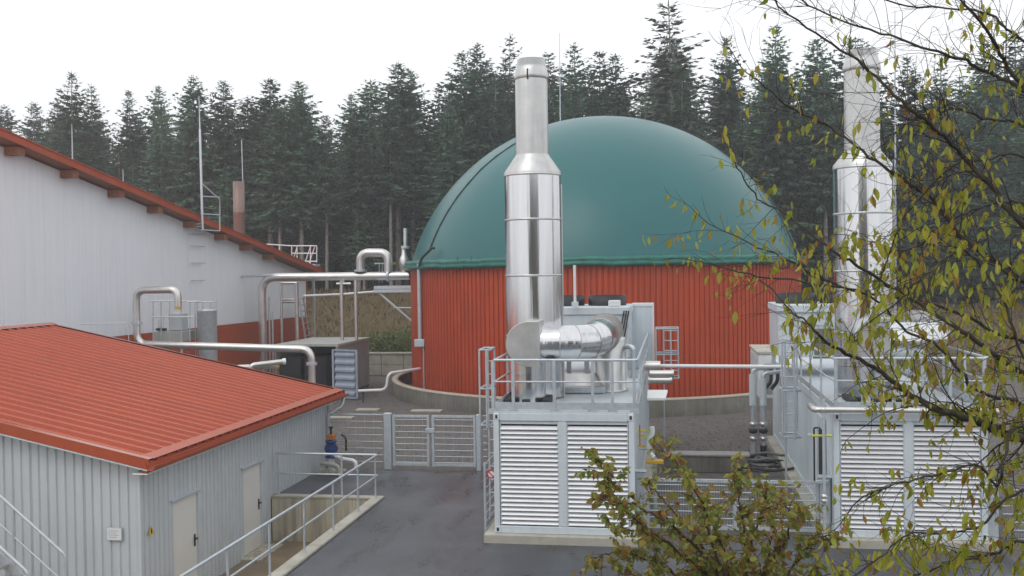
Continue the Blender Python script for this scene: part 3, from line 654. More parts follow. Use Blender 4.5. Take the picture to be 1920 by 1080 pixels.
# ---- steel pipe along the top of container 2 with a drop pipe
yp = Y2 - 0.16
a, b = P(1524, 768, yp), P(1876, 770, yp)
o = thing('header_pipe', (a.x, yp, a.z), 'polished steel pipe along the upper edge of a louvred container', 'pipe')
MB().tube(bend([(a.x + 0.02, yp + 0.5, a.z - 0.0), (a.x + 0.02, yp, a.z), (b.x, yp, a.z - 0.01)], 0.12), 0.058, 14).build('pipe', 'pipe_steel', o)
dp = P(1544, 768, yp)
pole('drop_pipe', (dp.x, yp - 0.01, 0.25), (dp.x, yp - 0.01, dp.z + 0.2), 0.03, 'galv', o)
for z in (0.9, 0.98, dp.z): MB().lathe((dp.x, yp - 0.01, 0), [(0.03, z - 0.05), (0.06, z - 0.03), (0.06, z + 0.03), (0.03, z + 0.05)], 10).build('coupling', 'pipe_steel', o)
for px in (1640, 1760):
    e = P(px, 775, yp); MB().box((e.x - 0.03, yp, e.z - 0.02), (e.x + 0.03, Y2, e.z + 0.1)).build('clip', 'galv', o)
e0, e1 = P(1517, 817, Y2 - 0.1), P(1559, 817, Y2 - 0.1)
o = thing('hose_clamp_bar', e0, 'bright yellow-green bar across the drop pipe', 'bar'); pole('bar', e0, e1, 0.025, 'yellow_green', o, 6)
MB().bbox((e0.x - 0.03, Y2 - 0.14, e0.z - 0.04), (e0.x + 0.03, Y2 - 0.06, e0.z + 0.04), 0.01).build('clamp', 'galv', o)

# ================================================================ ADDED HOUSE, unseen behind the camera: something dark for the steel stacks to reflect
hb = thing('added_reflection_house', (2, -6, 0), 'unseen dark house added behind the camera for the steel stacks to reflect', 'building')
MB().box((-6, -10, 0), (9, -2.2, 7.6)).build('wall', 'render_wall', hb)
MB().add([(-6.5, -1.8, 7.55), (9.5, -1.8, 7.55), (9.5, -6.1, 10.2), (-6.5, -6.1, 10.2), (-6.5, -10.4, 7.55), (9.5, -10.4, 7.55)], [(0, 1, 2, 3), (3, 2, 5, 4), (0, 3, 4), (1, 5, 2)]).build('roof', 'black_box', hb)
for x in (-4.6, -1.2, 2.2, 5.6):
    for z in (1.0, 4.4):
        wn = MB().box((x, -2.21, z), (x + 1.6, -2.15, z + 1.5)).build('window', 'white_paint', hb)
        for k in (0, 1): MB().box((x + 0.08 + 0.76 * k, -2.149, z + 0.08), (x + 0.76 + 0.76 * k, -2.14, z + 1.42)).build('pane', 'window_dark', wn)
# ================================================================ ANNEX (red roof, grey sheet walls)
AX, AY0, AY1 = -9.44, 16.45, 26.35
RX, RZ, EX, EZ = -18.06, 3.90, -9.12, 1.98
SLP = (RZ - EZ) / (RX - EX)          # negative: z falls as x grows
def roof_z(x): return EZ + SLP * (x - EX) if x > RX else RZ - SLP * (x - RX)
annex = thing('annex_building', (RX, (AY0 + AY1) / 2, -1.03), 'low grey sheet-metal building with a red ribbed roof and two white doors', 'building')
def trap(mb, u0, u1, place, zlo, zhi, pitch=0.175, d=0.028):
    """vertical trapezoid sheet from u0 to u1; place(u, depth, z) -> point; zlo/zhi functions of u"""
    pts = []; k = 0
    while True:
        b = u0 + k * pitch; stop = False
        for fu, dd in ((0.0, 0), (0.68, 0), (0.78, -d), (0.92, -d)):
            u = b + fu * pitch
            if u >= u1 - 1e-6: stop = True; break
            pts.append((u, dd))
        if stop: break
        k += 1
    pts.append((u1, 0)); n = len(pts)
    mb.add([place(u, dd, zlo(u)) for u, dd in pts] + [place(u, dd, zhi(u)) for u, dd in pts], [(i, i + 1, n + i + 1, n + i) for i in range(n - 1)])
    return mb
# gable wall towards the camera (and its far twin)
x = AX
while x > 2 * RX - AX:
    xa = max(x - 1.05, 2 * RX - AX)
    mb = MB(); trap(mb, xa + 0.002, x - 0.002, lambda u, dd, z: (u, AY0 - dd, z), lambda u: -1.03, lambda u: roof_z(u) - 0.12)
    mb.build('wall_sheet', 'annex_grey', annex); x = xa
MB().add([(AX, AY1, 0), (2 * RX - AX, AY1, 0), (2 * RX - AX, AY1, roof_z(AX) - 0.12), (RX, AY1, RZ - 0.12), (AX, AY1, roof_z(AX) - 0.12)], [(0, 1, 2, 3, 4)]).build('rear_wall', 'annex_grey', annex)
MB().box((2 * RX - AX, AY0, -1.03), (2 * RX - AX + 0.05, AY1, 1.85)).build('far_wall', 'annex_grey', annex)
# wall towards the drive with door openings
D1, D2 = (17.58, 18.70), (20.72, 21.82)
ZDT, ZDB = 0.99, -0.98
def side(u0, u1, z0, z1):
    u = u0
    while u < u1 - 0.01:
        ub = min(u + 1.05, u1)
        mb = MB(); trap(mb, u + 0.001, ub - 0.001, lambda q, dd, z: (AX + dd, q, z), lambda q: z0, lambda q: z1); mb.build('wall_sheet', 'annex_grey', annex); u = ub
ZW = roof_z(AX) - 0.10
side(AY0, D1[0], -1.03, ZW); side(D1[0], D1[1], ZDT, ZW); side(D1[1], D2[0], -1.03, ZW); side(D2[0], D2[1], ZDT, ZW); side(D2[1], 22.3, -1.03, ZW); side(22.3, AY1, -0.02, ZW)
MB().box((AX - 0.03, AY0 - 0.034, -1.03), (AX + 0.034, AY0 + 0.06, ZW)).build('corner_trim', 'annex_grey', annex)
MB().box((AX - 0.03, AY1 - 0.03, -0.02), (AX + 0.03, AY1 + 0.03, ZW)).build('corner_trim', 'annex_grey', annex)
MB().box((AX - 0.1, AY0, -1.04), (AX - 0.035, 22.3, -0.95)).build('sill', 'concrete', annex)
for (ya, yb) in (D1, D2):
    d = MB().box((AX - 0.07, ya + 0.06, ZDB), (AX - 0.03, yb - 0.06, ZDT - 0.05)).build('door', 'door_white', annex)
    MB().box((AX - 0.08, ya, ZDB), (AX + 0.012, ya + 0.058, ZDT)).build('frame', 'annex_grey', d)
    MB().box((AX - 0.08, yb - 0.058, ZDB), (AX + 0.012, yb, ZDT)).build('frame', 'annex_grey', d)
    MB().box((AX - 0.08, ya + 0.058, ZDT - 0.05), (AX + 0.012, yb - 0.058, ZDT)).build('frame', 'annex_grey', d)
    MB().box((AX - 0.02, ya - 0.05, ZDT + 0.002), (AX + 0.06, yb + 0.05, ZDT + 0.03)).build('drip_edge', 'annex_grey', d)
    hy = yb - 0.16
    MB().box((AX - 0.03, hy - 0.025, -0.12), (AX - 0.015, hy + 0.025, 0.12)).build('lock_plate', 'dark', d)
    MB().tube([(AX - 0.02, hy, 0.04), (AX + 0.04, hy, 0.04), (AX + 0.04, hy - 0.12, 0.04)], 0.014, 6).build('handle', 'dark', d)
    MB().box((AX - 0.02, ya - 0.1, -1.03), (AX + 0.45, yb + 0.1, -0.985)).build('doorstep', 'concrete', d)
# roof sheets: ribs run down the slope
def rib_sheet(ya, yb, xa, xb, zf, lift):
    mb = MB(); pts = []; u = ya
    while u < yb - 0.02:
        for du, h in ((0.0, 0.0), (0.22, 0.0), (0.24, 0.06), (0.30, 0.06), (0.32, 0.0)):
            pts.append((min(u + du, yb), h))
        u += 0.37
    pts.append((yb, 0.0)); n = len(pts)
    mb.add([(xa, y, zf(xa) + h + lift) for y, h in pts] + [(xb, y, zf(xb) + h + lift) for y, h in pts], [(i, i + 1, n + i + 1, n + i) for i in range(n - 1)])
    return mb
y = 16.2; k = 0
while y < 26.75:
    yb = min(y + 1.11, 26.78)
    rib_sheet(y, yb - 0.002, RX, EX, roof_z, 0.004 * (k % 2)).build('roof_sheet', 'roof_red', annex)
    y = yb; k += 1
MB().add([(RX, 16.2, RZ), (RX, 26.78, RZ), (2 * RX - EX, 26.78, EZ), (2 * RX - EX, 16.2, EZ)], [(0, 1, 2, 3)]).build('roof_slope', 'roof_red', annex)
def strip(pts, th, name, material, parent):
    """ribbon from list of (lower, upper) point pairs, thick in y"""
    mb = MB(); n = len(pts)
    for dy in (0, th):
        for lo, hi in pts: mb.v += [Vector(lo) + Vector((0, dy, 0)), Vector(hi) + Vector((0, dy, 0))]
    for i in range(n - 1):
        a, b = 2 * i, 2 * n + 2 * i
        for q in ((a, a + 2, a + 3, a + 1), (b, b + 1, b + 3, b + 2), (a + 1, a + 3, b + 3, b + 1), (a, b, b + 2, a + 2)): mb.f.append(q); mb.sm.append(False)
    mb.f += [(0, 1, 2 * n + 1, 2 * n), (2 * n - 2, 4 * n - 2, 4 * n - 1, 2 * n - 1)]; mb.sm += [False] * 2
    return mb.build(name, material, parent)
for (yy, dn, up) in ((16.17, 0.10, 0.085), (26.785, 0.08, 0.064)):
    strip([((xx, yy, roof_z(xx) - dn), (xx, yy, roof_z(xx) + up)) for xx in (2 * RX - EX, RX, EX + 0.02)], 0.025, 'verge_board', 'red_sheet', annex)
    ins = 0.14 if yy < 20 else -0.12
    a, b = min(yy, yy + ins), max(yy, yy + ins)
    mb = MB()
    for xx in (RX, EX + 0.03): mb.v += [Vector((xx, a, roof_z(xx) + up + 0.004)), Vector((xx, b, roof_z(xx) + up + 0.004))]
    mb.f.append((0, 2, 3, 1)); mb.sm.append(False); mb.build('verge_cap', 'verge_gloss', annex)
strip([((xx, 16.165, roof_z(xx) - 0.13), (xx, 16.165, roof_z(xx) - 0.105)) for xx in (RX, EX)], 0.2, 'soffit_strip', 'annex_grey', annex)
mb = MB()
for dz_, yy in ((0.072, 16.16), (0.072, 26.82)): mb.v += [Vector((RX + 0.2, yy, RZ - 0.043 + dz_)), Vector((RX, yy, RZ + dz_ + 0.02)), Vector((RX - 0.2, yy, RZ - 0.043 + dz_))]
mb.f += [(0, 1, 4, 3), (1, 2, 5, 4)]; mb.sm += [False] * 2; mb.build('ridge_cap', 'verge_gloss', annex)
# gutter along the eave
mb = MB(); gp = []
for k in range(9):
    a = math.pi + math.pi * k / 8; gp.append((EX + 0.075 + 0.075 * math.cos(a), EZ - 0.035 + 0.09 * math.sin(a)))
gp = [(EX - 0.03, EZ + 0.03)] + gp; n = len(gp)
mb.add([(x, 16.15, z) for x, z in gp] + [(x, 26.8, z) for x, z in gp], [(i, i + 1, n + i + 1, n + i) for i in range(n - 1)], False)
mb.build('gutter', 'red_sheet', annex)
MB().box((EX - 0.12, 16.2, EZ - 0.17), (EX - 0.03, 26.75, EZ - 0.03)).build('eave_board', 'red_sheet', annex)
MB().box((EX - 0.30, 16.2, EZ - 0.20), (EX - 0.022, 26.75, EZ - 0.175)).build('eave_soffit', 'white_paint', annex)
MB().add([(EX - 0.22, 16.34, roof_z(EX - 0.22) + 0.069), (EX + 0.03, 16.34, EZ + 0.069), (EX + 0.03, 26.66, EZ + 0.069), (EX - 0.22, 26.66, roof_z(EX - 0.22) + 0.069)], [(0, 1, 2, 3)]).build('eave_flashing', 'roof_red', annex)
MB().tube(bend([(EX + 0.06, 26.6, EZ - 0.1), (EX + 0.04, 26.5, EZ - 0.35), (AX + 0.07, 26.2, EZ - 0.55), (AX + 0.07, 26.2, 0.0)], 0.1), 0.045, 8).build('downpipe', 'galv', annex)
pole('ridge_wire', P(150, 607, 27.2), P(238, 606, 27.2), 0.015, 'galv', annex, 5); pole('ridge_wire', P(238, 606, 27.2), P(242, 640, 27.2), 0.012, 'galv', annex, 5)
# signs on the gable
a, b = P(201, 1012, AY0 - 0.05), P(227, 991, AY0 - 0.05)
o = thing('notice_sign', (a.x, AY0 - 0.05, a.z), 'small white notice in a grey frame on the grey gable wall', 'sign')
MB().box((a.x - 0.015, AY0 - 0.045, a.z - 0.015), (b.x + 0.015, AY0 - 0.03, b.z + 0.015)).build('frame', 'galv', o)
MB().box((a.x, AY0 - 0.055, a.z), (b.x, AY0 - 0.047, b.z)).build('sheet', 'white_paint', o)
for k in range(4): MB().box((a.x + 0.03, AY0 - 0.058, lerp(b.z, a.z, 0.2 + 0.18 * k)), (lerp(a.x, b.x, 0.85 - 0.15 * (k % 2)), AY0 - 0.0555, lerp(b.z, a.z, 0.24 + 0.18 * k))).build('text_line', 'door_leaf', o)
c = P(284, 996, AY0 - 0.05); c = onx(284, 996, AX + 0.05)
o = thing('warning_sign', c, 'small yellow warning triangle on the corner of the grey building', 'sign')
MB().add([(AX + 0.04, c.y - 0.09, c.z - 0.06), (AX + 0.04, c.y + 0.09, c.z - 0.06), (AX + 0.04, c.y, c.z + 0.1), (AX + 0.05, c.y - 0.09, c.z - 0.06), (AX + 0.05, c.y + 0.09, c.z - 0.06), (AX + 0.05, c.y, c.z + 0.1)],
         [(0, 2, 1), (3, 4, 5), (0, 1, 4, 3), (1, 2, 5, 4), (2, 0, 3, 5)]).build('triangle', 'yellow', o)
MB().box((AX + 0.052, c.y - 0.015, c.z - 0.04), (AX + 0.056, c.y + 0.015, c.z + 0.05)).build('symbol', 'dark', o)
# ================================================================ HANDRAIL round the sunken yard
hr = thing('yard_handrail', (-6.85, 22.42, 0.06), 'galvanised handrail on the coping of the sunken yard', 'handrail')
for z in (1.04, 0.56):
    MB().tube(bend([(-9.36, 22.42, z), (-6.85, 22.42, z), (-6.85, 6, z)], 0.06 if z > 1 else 0.02), 0.026 if z > 1 else 0.019, 8).build('rail', 'galv', hr)
for px in (-9.30, -7.72): pole('post', (px, 22.42, 0.06), (px, 22.42, 1.04), 0.024, 'galv', hr)
yy = 22.25
while yy > 6: pole('post', (-6.85, yy, 0.06), (-6.85, yy, 1.04), 0.022, 'galv', hr); yy -= 1.62 if yy < 22 else 1.3
# ================================================================ STAIRCASE at the gable
st = thing('outdoor_stairs', (-10.4, 14.6, -1.03), 'steel outdoor stairs with galvanised handrails in front of the grey gable', 'stairs')
ra, rb = P(-140, 803, 15.45), P(122, 1040, 15.45)
sl_ = (ra.z - rb.z) / (ra.x - rb.x)
for yy, dz in ((15.45, 0), (14.45, 0)):
    e_ = rb
    top = lambda x: rb.z + sl_ * (x - rb.x)
    MB().tube(bend([(-13.2, yy, top(-13.2)), (rb.x, yy, rb.z), (rb.x + 0.03, yy, rb.z - 0.9)], 0.08), 0.026, 8).build('hand_rail', 'galv', st)
    pole('middle_rail', (-13.2, yy, top(-13.2) - 0.5), (rb.x, yy, rb.z - 0.5), 0.018, 'galv', st)
    for x in (rb.x - 0.95, rb.x - 1.9, rb.x - 2.85): pole('post', (x, yy, top(x) - 1.05), (x, yy, top(x)), 0.026, 'galv', st)
    mb = MB()
    for x in (-13.2, rb.x + 0.9): mb.v += [Vector((x, yy - 0.02, top(x) - 1.22)), Vector((x, yy - 0.02, top(x) - 1.0)), Vector((x, yy + 0.02, top(x) - 1.22)), Vector((x, yy + 0.02, top(x) - 1.0))]
    mb.f += [(0, 1, 5, 4), (2, 6, 7, 3), (1, 3, 7, 5), (0, 4, 6, 2)]; mb.sm += [False] * 4
    mb.build('stringer', 'galv', st)
x = rb.x + 0.8
while x > -13.1:
    z = rb.z + sl_ * (x - rb.x) - 1.07; MB().box((x - 0.27, 14.48, z), (x, 15.42, z + 0.035)).build('tread', 'steel_dull', st); x -= 0.23
# ================================================================ HALL
HA = math.radians(3.0); HD_ = Vector((math.sin(HA), math.cos(HA), 0)); HN = Vector((math.cos(HA), -math.sin(HA), 0))
HB = P(557, 597.4, 50.0); HB.z = 0; HB = HB + HD_ * 1.2
def onh(x, y, off=0.0):
    d = ray(x, y); p0 = HB + HN * off; t = ((p0 - CAM).dot(HN)) / d.dot(HN); return CAM + d * t
def hs(p): return (Vector((p.x, p.y, 0)) - HB).dot(HD_)      # distance along the gable from the far corner (negative towards the camera)
OV = 0.6
ta, tb = onh(0, 243, OV), onh(577, 495, OV)
sa, sb = hs(ta), hs(tb); hsl = (tb.z - ta.z) / (sb - sa)
def hz(s): return ta.z + hsl * (s - sa)
S0 = -23.9
hall = thing('process_hall', HB + HD_ * (S0 / 2), 'large white hall with a red base band, timber purlin ends and red roof edge', 'building')
def hp(s, off, z): v = HB + HD_ * s + HN * off; return Vector((v.x, v.y, z))
RED = 3.1
s = 0.0; k = 0
while s > S0:
    s2 = max(s - 1.0, S0)
    a, b = s2 + 0.002, s - 0.002
    MB().add([hp(a, 0, RED + 0.02), hp(b, 0, RED + 0.02), hp(b, 0, hz(b) - 0.25), hp(a, 0, hz(a) - 0.25), hp(a, -0.1, RED + 0.02), hp(b, -0.1, RED + 0.02), hp(b, -0.1, hz(b) - 0.25), hp(a, -0.1, hz(a) - 0.25)],
             [(0, 1, 2, 3), (0, 4, 5, 1), (1, 5, 6, 2), (3, 7, 4, 0)]).build('wall_panel', 'hall_white', hall)
    MB().add([hp(a, 0.03, -0.2), hp(b, 0.03, -0.2), hp(b, 0.03, RED), hp(a, 0.03, RED), hp(a, -0.1, -0.2), hp(b, -0.1, -0.2), hp(b, -0.1, RED), hp(a, -0.1, RED)],
             [(0, 1, 2, 3), (0, 4, 5, 1), (1, 5, 6, 2), (3, 7, 4, 0), (3, 2, 6, 7)]).build('base_panel', 'red_sheet', hall)
    s = s2
MB().add([hp(0, -0.11, -0.2), hp(0, -24, -0.2), hp(0, -24, hz(0) - 0.3), hp(0, -0.11, hz(0) - 0.3), hp(S0, -0.11, -0.2), hp(S0, -24, -0.2), hp(S0, -24, hz(S0) - 0.3), hp(S0, -0.11, hz(S0) - 0.3)],
         [(0, 1, 2, 3), (4, 7, 6, 5), (1, 5, 6, 2), (0, 3, 7, 4)]).build('inner_walls', 'hall_white', hall)
MB().box(hp(0.02, -0.12, -0.2) - Vector((0, 0, 0)), hp(0.02, -0.12, 0) + Vector((0.16, 0.1, hz(0) - 0.35))).build('corner_trim', 'red_sheet', hall)
def slab(o0, o1, z0, z1, name, material, e0=S0, e1=0.9):
    mb = MB(); mb.add([hp(e0, o0, hz(e0) + z0), hp(e1, o0, hz(e1) + z0), hp(e1, o1, hz(e1) + z0), hp(e0, o1, hz(e0) + z0), hp(e0, o0, hz(e0) + z1), hp(e1, o0, hz(e1) + z1), hp(e1, o1, hz(e1) + z1), hp(e0, o1, hz(e0) + z1)],
                      [(0, 3, 2, 1), (4, 5, 6, 7), (0, 1, 5, 4), (1, 2, 6, 5), (2, 3, 7, 6), (3, 0, 4, 7)])
    return mb.build(name, material, hall)
slab(-25, OV - 0.02, -0.17, -0.02, 'roof_slab', 'red_sheet'); slab(OV - 0.016, OV + 0.02, -0.2, 0.02, 'fascia', 'red_sheet'); slab(0.02, OV - 0.03, -0.2, -0.175, 'soffit', 'timber'); slab(OV - 0.1, OV + 0.05, 0.022, 0.06, 'verge_cap', 'red_sheet')
for (px, py) in ((40, 279), (142, 320), (229, 356), (301, 388), (367, 413), (424, 438), (470, 458), (512, 477)):
    s = hs(onh(px, py, 0.5)); z = hz(s) - 0.21
    MB().add([hp(s - 0.16, 0.0, z - 0.26), hp(s + 0.16, 0.0, z - 0.26), hp(s + 0.16, 0.0, z + 0.03), hp(s - 0.16, 0.0, z), hp(s - 0.16, 0.5, z - 0.26), hp(s + 0.16, 0.5, z - 0.26), hp(s + 0.16, 0.5, z), hp(s - 0.16, 0.5, z)],
             [(4, 5, 6, 7), (0, 1, 5, 4), (1, 2, 6, 5), (3, 0, 4, 7)]).build('purlin_end', 'timber', hall)
for py in (437, 461, 493, 526):
    a = onh(359, py, 0.12); b = onh(384, py, 0.12); pole('wall_rung', a, (b.x, b.y, a.z), 0.018, 'galv', hall, 5)
# mast with bracket frame
tm, bm_ = onh(373, 180, 0.8), onh(380, 432, 0.8)
o = thing('roof_mast', bm_, 'tall galvanised mast with ladder-like frame at the hall roof edge', 'mast')
MB().tube([bm_, lerp(bm_, tm, 0.75), lerp(bm_, tm, 0.76), tm], [0.055, 0.048, 0.028, 0.015], 8).build('mast', 'galv', o)
q = [onh(*c_, 0.8) for c_ in ((377, 343), (412, 374), (412, 433))]
MB().tube(q, 0.03, 6).build('frame_bar', 'galv', o)
for y0_ in (370, 403, 433): pole('frame_bar', onh(377, y0_ - 2, 0.8), onh(412, y0_, 0.8), 0.026, 'galv', o, 6)
for s_ in (0.2, 0.6): pole('wall_bracket', lerp(bm_, tm, 0.02 + s_ * 0.05), lerp(bm_, tm, 0.02 + s_ * 0.05) - HN * 0.85, 0.025, 'galv', o, 6)
# copper flue with flashing
def roof_pt(px, py, off):      # on the roof plane, set in from the verge
    p_ = onh(px, py, off); p_.z = hz(hs(p_)); return p_
fb = onh(449, 436, -1.5); fz = hz(hs(fb)); ft = onh(445, 340, -1.5)
o = thing('roof_flue', (fb.x, fb.y, fz), 'brownish metal flue with pale flashing on the hall roof', 'chimney')
MB().lathe((fb.x, fb.y, 0), [(0.28, fz + 0.2), (0.28, lerp(fz, ft.z, 0.55)), (0.295, lerp(fz, ft.z, 0.56)), (0.28, lerp(fz, ft.z, 0.57)), (0.28, ft.z), (0.24, ft.z), (0.24, ft.z - 0.2)], 20).build('flue', 'copper', o)
MB().lathe((fb.x, fb.y, 0), [(0.75, fz - 0.1), (0.34, fz + 0.42)], 20).build('flashing', 'galv', o)
rt = onh(453, 262, -1.3); rb_ = onh(456, 340, -1.3); o2 = pole('earth_rod', rb_ - Vector((0, 0, 2.2)), rt, 0.025, 'galv', o, 5)
for a, b, off, lab in (((133, 232), (136, 300), -0.4, 'thin lightning rod on the hall roof farther up the slope'), ((230, 316), (231, 340), -0.6, 'very short lightning rod on the hall roof'), ((336, 388), (337, 402), -0.8, 'tiny rod stub on the hall roof beside the mast')):
    t_, b2 = onh(*a, off), onh(*b, off); b2.z = hz(hs(b2)); o = thing('roof_rod', b2, lab, 'lightning rod')
    MB().tube([b2, (b2.x, b2.y, t_.z)], [0.03, 0.012], 6).build('mast', 'galv', o); MB().lathe(b2, [(0.1, 0), (0.1, 0.05), (0.03, 0.1)], 8, True).build('foot', 'galv', o)
# service platform with railings at the low roof corner
o = thing('roof_platform', hp(1.0, 0.3, 0), 'white railed service platform at the low corner of the hall roof', 'platform')
Yq = 52.6
pp = lambda x, y: P(x, y, Yq)
for seg in (((500, 458), (547, 461)), ((547, 461), (594, 461)), ((547, 490), (594, 490)), ((547, 475), (594, 475)), ((500, 459), (521, 476))):
    pole('rail', pp(*seg[0]), pp(*seg[1]), 0.035, 'white_paint', o, 6)
for x_, a, b in ((547, 461, 500), (557, 461, 500), (594, 461, 492), (582, 461, 500), (524, 459, 478)): pole('rail_post', pp(x_, a), pp(x_, b), 0.03, 'white_paint', o, 6)
pole('brace', pp(549, 490), pp(557, 463), 0.03, 'white_paint', o, 6); pole('brace', pp(570, 498), pp(582, 463), 0.03, 'white_paint', o, 6); pole('brace', pp(578, 498), pp(590, 463), 0.03, 'white_paint', o, 6)
for k in range(5): pole('stair_stringer' if k < 2 else 'tread', pp(562 + 8 * (k % 2) if k < 2 else 560, 520 if k < 2 else 508 + 4 * k), pp(578 + 8 * (k % 2) if k < 2 else 576, 495 if k < 2 else 507 + 4 * k), 0.03, 'galv', o, 5)
MB().box(pp(556, 500) - Vector((0, 0.4, 0)), pp(596, 495) + Vector((0, 0.4, 0))).build('floor_plate', 'galv', o)
for x_ in (562, 588): a = pp(x_, 498); pole('column', a, (a.x, a.y, 0), 0.06, 'galv', o, 8)
# outside stair by the hall corner
o = thing('corner_steps', P(566, 640, 49), 'narrow steel steps climbing beside the red base of the hall corner', 'stairs')
a, b = P(561, 560, 48.6), P(580, 645, 48.6); b.z = 0.6
for dy in (0, 0.6): pole('stringer', a + Vector((0, dy, 0)), b + Vector((0, dy, 0)), 0.05, 'galv', o, 6)
for k in range(12):
    c_ = lerp(a, b, k / 11); MB().box((c_.x - 0.12, c_.y, c_.z - 0.02), (c_.x + 0.12, c_.y + 0.6, c_.z + 0.02)).build('tread', 'steel_dull', o)
# ================================================================ PIPEWORK between hall and tank
YB = 44.0
def pipe(name, pts, r, label, material='pipe_steel', rad=0.5, flanges=(), cat='pipe', n=14):
    o = thing(name, pts[0], label, cat); MB().tube(bend(pts, rad), r, n).build('pipe', material, o)
    for p_, d in flanges: d = Vector(d).normalized() * 0.05; MB().tube([Vector(p_) - d, Vector(p_) + d], r * 1.45, 14).build('flange', 'galv', o)
    return o
a = P(494, 700, YB); a.z = 0
pp_ = [a, Vector((a.x, YB, P(494, 520, YB).z)), P(769, 517, YB)]; pp_[2].z = pp_[1].z - 0.02; pp_[2].y = YB
big = pipe('overhead_pipe', pp_, 0.19, 'long silver pipe crossing high up from the hall to the red tank', rad=0.7, flanges=((pp_[1] + Vector((6.1, 0, 0)), (1, 0, 0)),))
pole('thin_pipe', P(447, 518, YB - 0.1), P(520, 516, YB - 0.1), 0.06, 'galv', big, 8)
z0 = pp_[1].z
q = [P(676, 508, YB), P(676, 474, YB), P(728, 474, YB), P(728, 512, YB)]
pipe('expansion_loop', [Vector((v.x, YB, v.z)) for v in q], 0.2, 'thick U-shaped silver pipe loop standing on the overhead pipe', rad=0.42, flanges=((Vector((q[0].x, YB, z0 + 0.25)), (0, 0, 1)),))
pf2 = thing('pipe_support', P(643, 642, YB), 'two slim posts with a cross bar carrying the overhead pipe', 'support frame')
for px in (631, 658): e = P(px, 640, 42.6); pole('post', (e.x, 43.4, 2.322), (e.x, 43.4, z0 - 0.19), 0.085, 'pipe_steel', pf2)
e = P(631, 532, 43.4); e1 = P(658, 532, 43.4); pole('cross_bar', (e.x, 43.4, e.z), (e1.x, 43.4, e.z), 0.05, 'pipe_steel', pf2)
pole('hanger', ((e.x + e1.x) / 2, 43.4, e.z), ((e.x + e1.x) / 2, 43.4, z0 - 0.1), 0.04, 'galv', pf2)
pf3 = thing('steel_goalpost', P(542, 650, 45), 'grey rectangular pipe frame standing before the red hall base', 'support frame')
for px in (528, 557): e = P(px, 600, 45); pole('post', (e.x, 45, 0), (e.x, 45, P(px, 531, 45).z), 0.10 if px > 540 else 0.07, 'pipe_steel', pf3)
for py in (531, 562, 566): a, b = P(528, py, 45), P(557, py, 45); pole('cross_bar', a, (b.x, 45, a.z), 0.06, 'pipe_steel', pf3)
for px in (505, 511): e = P(px, 600, 44.3); pole('thin_pipe', (e.x, 44.3, 0), (e.x, 44.3, P(px, 556 if px < 508 else 585, 44.3).z), 0.045, 'galv', pf3, 6)
pipe('handrail_pipe', [P(569, 555, 47), P(640, 552, 48), P(705, 547, 48.5), P(772, 544, 49)], 0.06, 'thin pale pipe slung across in front of the brown bank', 'white_paint', rad=0.3, n=8)
# U pipe and long run behind the annex
YU = 33.0
pts = [P(333, 575, YU), P(333, 543, YU), P(257, 543, YU), P(257, 645, YU), P(584, 655, YU), P(584, 740, YU)]
for v in pts: v.y = YU
pts[2].z = pts[1].z; pts[2].x = pts[3].x; pts[5].x = pts[4].x; pts[5].z = 0.0; pts[0].x = pts[1].x
pipe('loop_pipe', pts, 0.13, 'bent silver pipe looping up and running above the red roof', rad=0.38, flanges=((Vector((pts[2].x, YU, pts[3].z + 0.75)), (0, 0, 1)), (Vector((pts[4].x, YU, pts[4].z - 0.5)), (0, 0, 1))))
sv = thing('silo_vessel', onz(388, 720, 0), 'slim upright grey steel vessel before the white hall', 'vessel')
YV = 35.0; a, b = P(371, 600, YV), P(405, 600, YV); cx = (a.x + b.x) / 2; rv = (b.x - a.x) / 2
MB().lathe((cx, YV, 0), [(rv, 0), (rv, P(388, 584, YV).z), (rv * 1.04, P(388, 583, YV).z), (rv * 1.04, P(388, 581, YV).z), (rv * 0.2, P(388, 579, YV).z)], 32, False, True).build('shell', 'galv', sv)
zt = P(388, 566, YV).z; zb = P(388, 582, YV).z
for k in range(8):
    an = k * math.pi / 4; pole('rail_post', (cx + rv * math.cos(an), YV + rv * math.sin(an), zb), (cx + rv * math.cos(an), YV + rv * math.sin(an), zt), 0.015, 'galv', sv, 5)
MB().tube([(cx + rv * math.cos(k * math.pi / 12), YV + rv * math.sin(k * math.pi / 12), zt) for k in range(25)], 0.018, 5).build('guard_ring', 'galv', sv)
pole('ladder_stile', (cx - rv - 0.06, YV - 0.1, 0), (cx - rv - 0.06, YV - 0.1, zt), 0.02, 'galv', sv, 6)
pl_ = thing('equipment_platform', P(325, 640, 34), 'galvanised railed platform with white fittings beside the bent pipe', 'platform')
YQ = 34.2; g = lambda x, y, dy=0: P(x, y, YQ + dy)
MB().box(g(288, 640), g(342, 622) + Vector((0, 1.2, 0))).build('base_box', 'roof_grey', pl_)
for px in (287, 302, 318, 340, 356): pole('post', g(px, 640), g(px, 565), 0.022, 'galv', pl_, 6)
for py, x0_, x1_ in ((565, 280, 350), (595, 284, 362), (566, 352, 372)): pole('rail', g(x0_, py), g(x1_, py - 1), 0.028, 'white_paint', pl_, 6)
pole('rail', g(350, 565), g(350, 565, 1.3), 0.028, 'white_paint', pl_, 6)
for px, y0_, y1_ in ((300, 622, 600), (309, 622, 590)): pole('fitting', g(px, y0_, 0.4), g(px, y1_, 0.4), 0.07, 'white_paint', pl_, 10)
MB().bbox(g(316, 620, 0.5), g(340, 587, 0.5) + Vector((0, 0.5, 0)), 0.02).build('pump_box', 'annex_grey', pl_)
for px in (298, 307): e = g(px, 620, 0.3); MB().bbox(e - Vector((0.1, 0.06, 0)), e + Vector((0.1, 0.06, 0.09)), 0.01).build('valve_foot', 'dark', pl_)
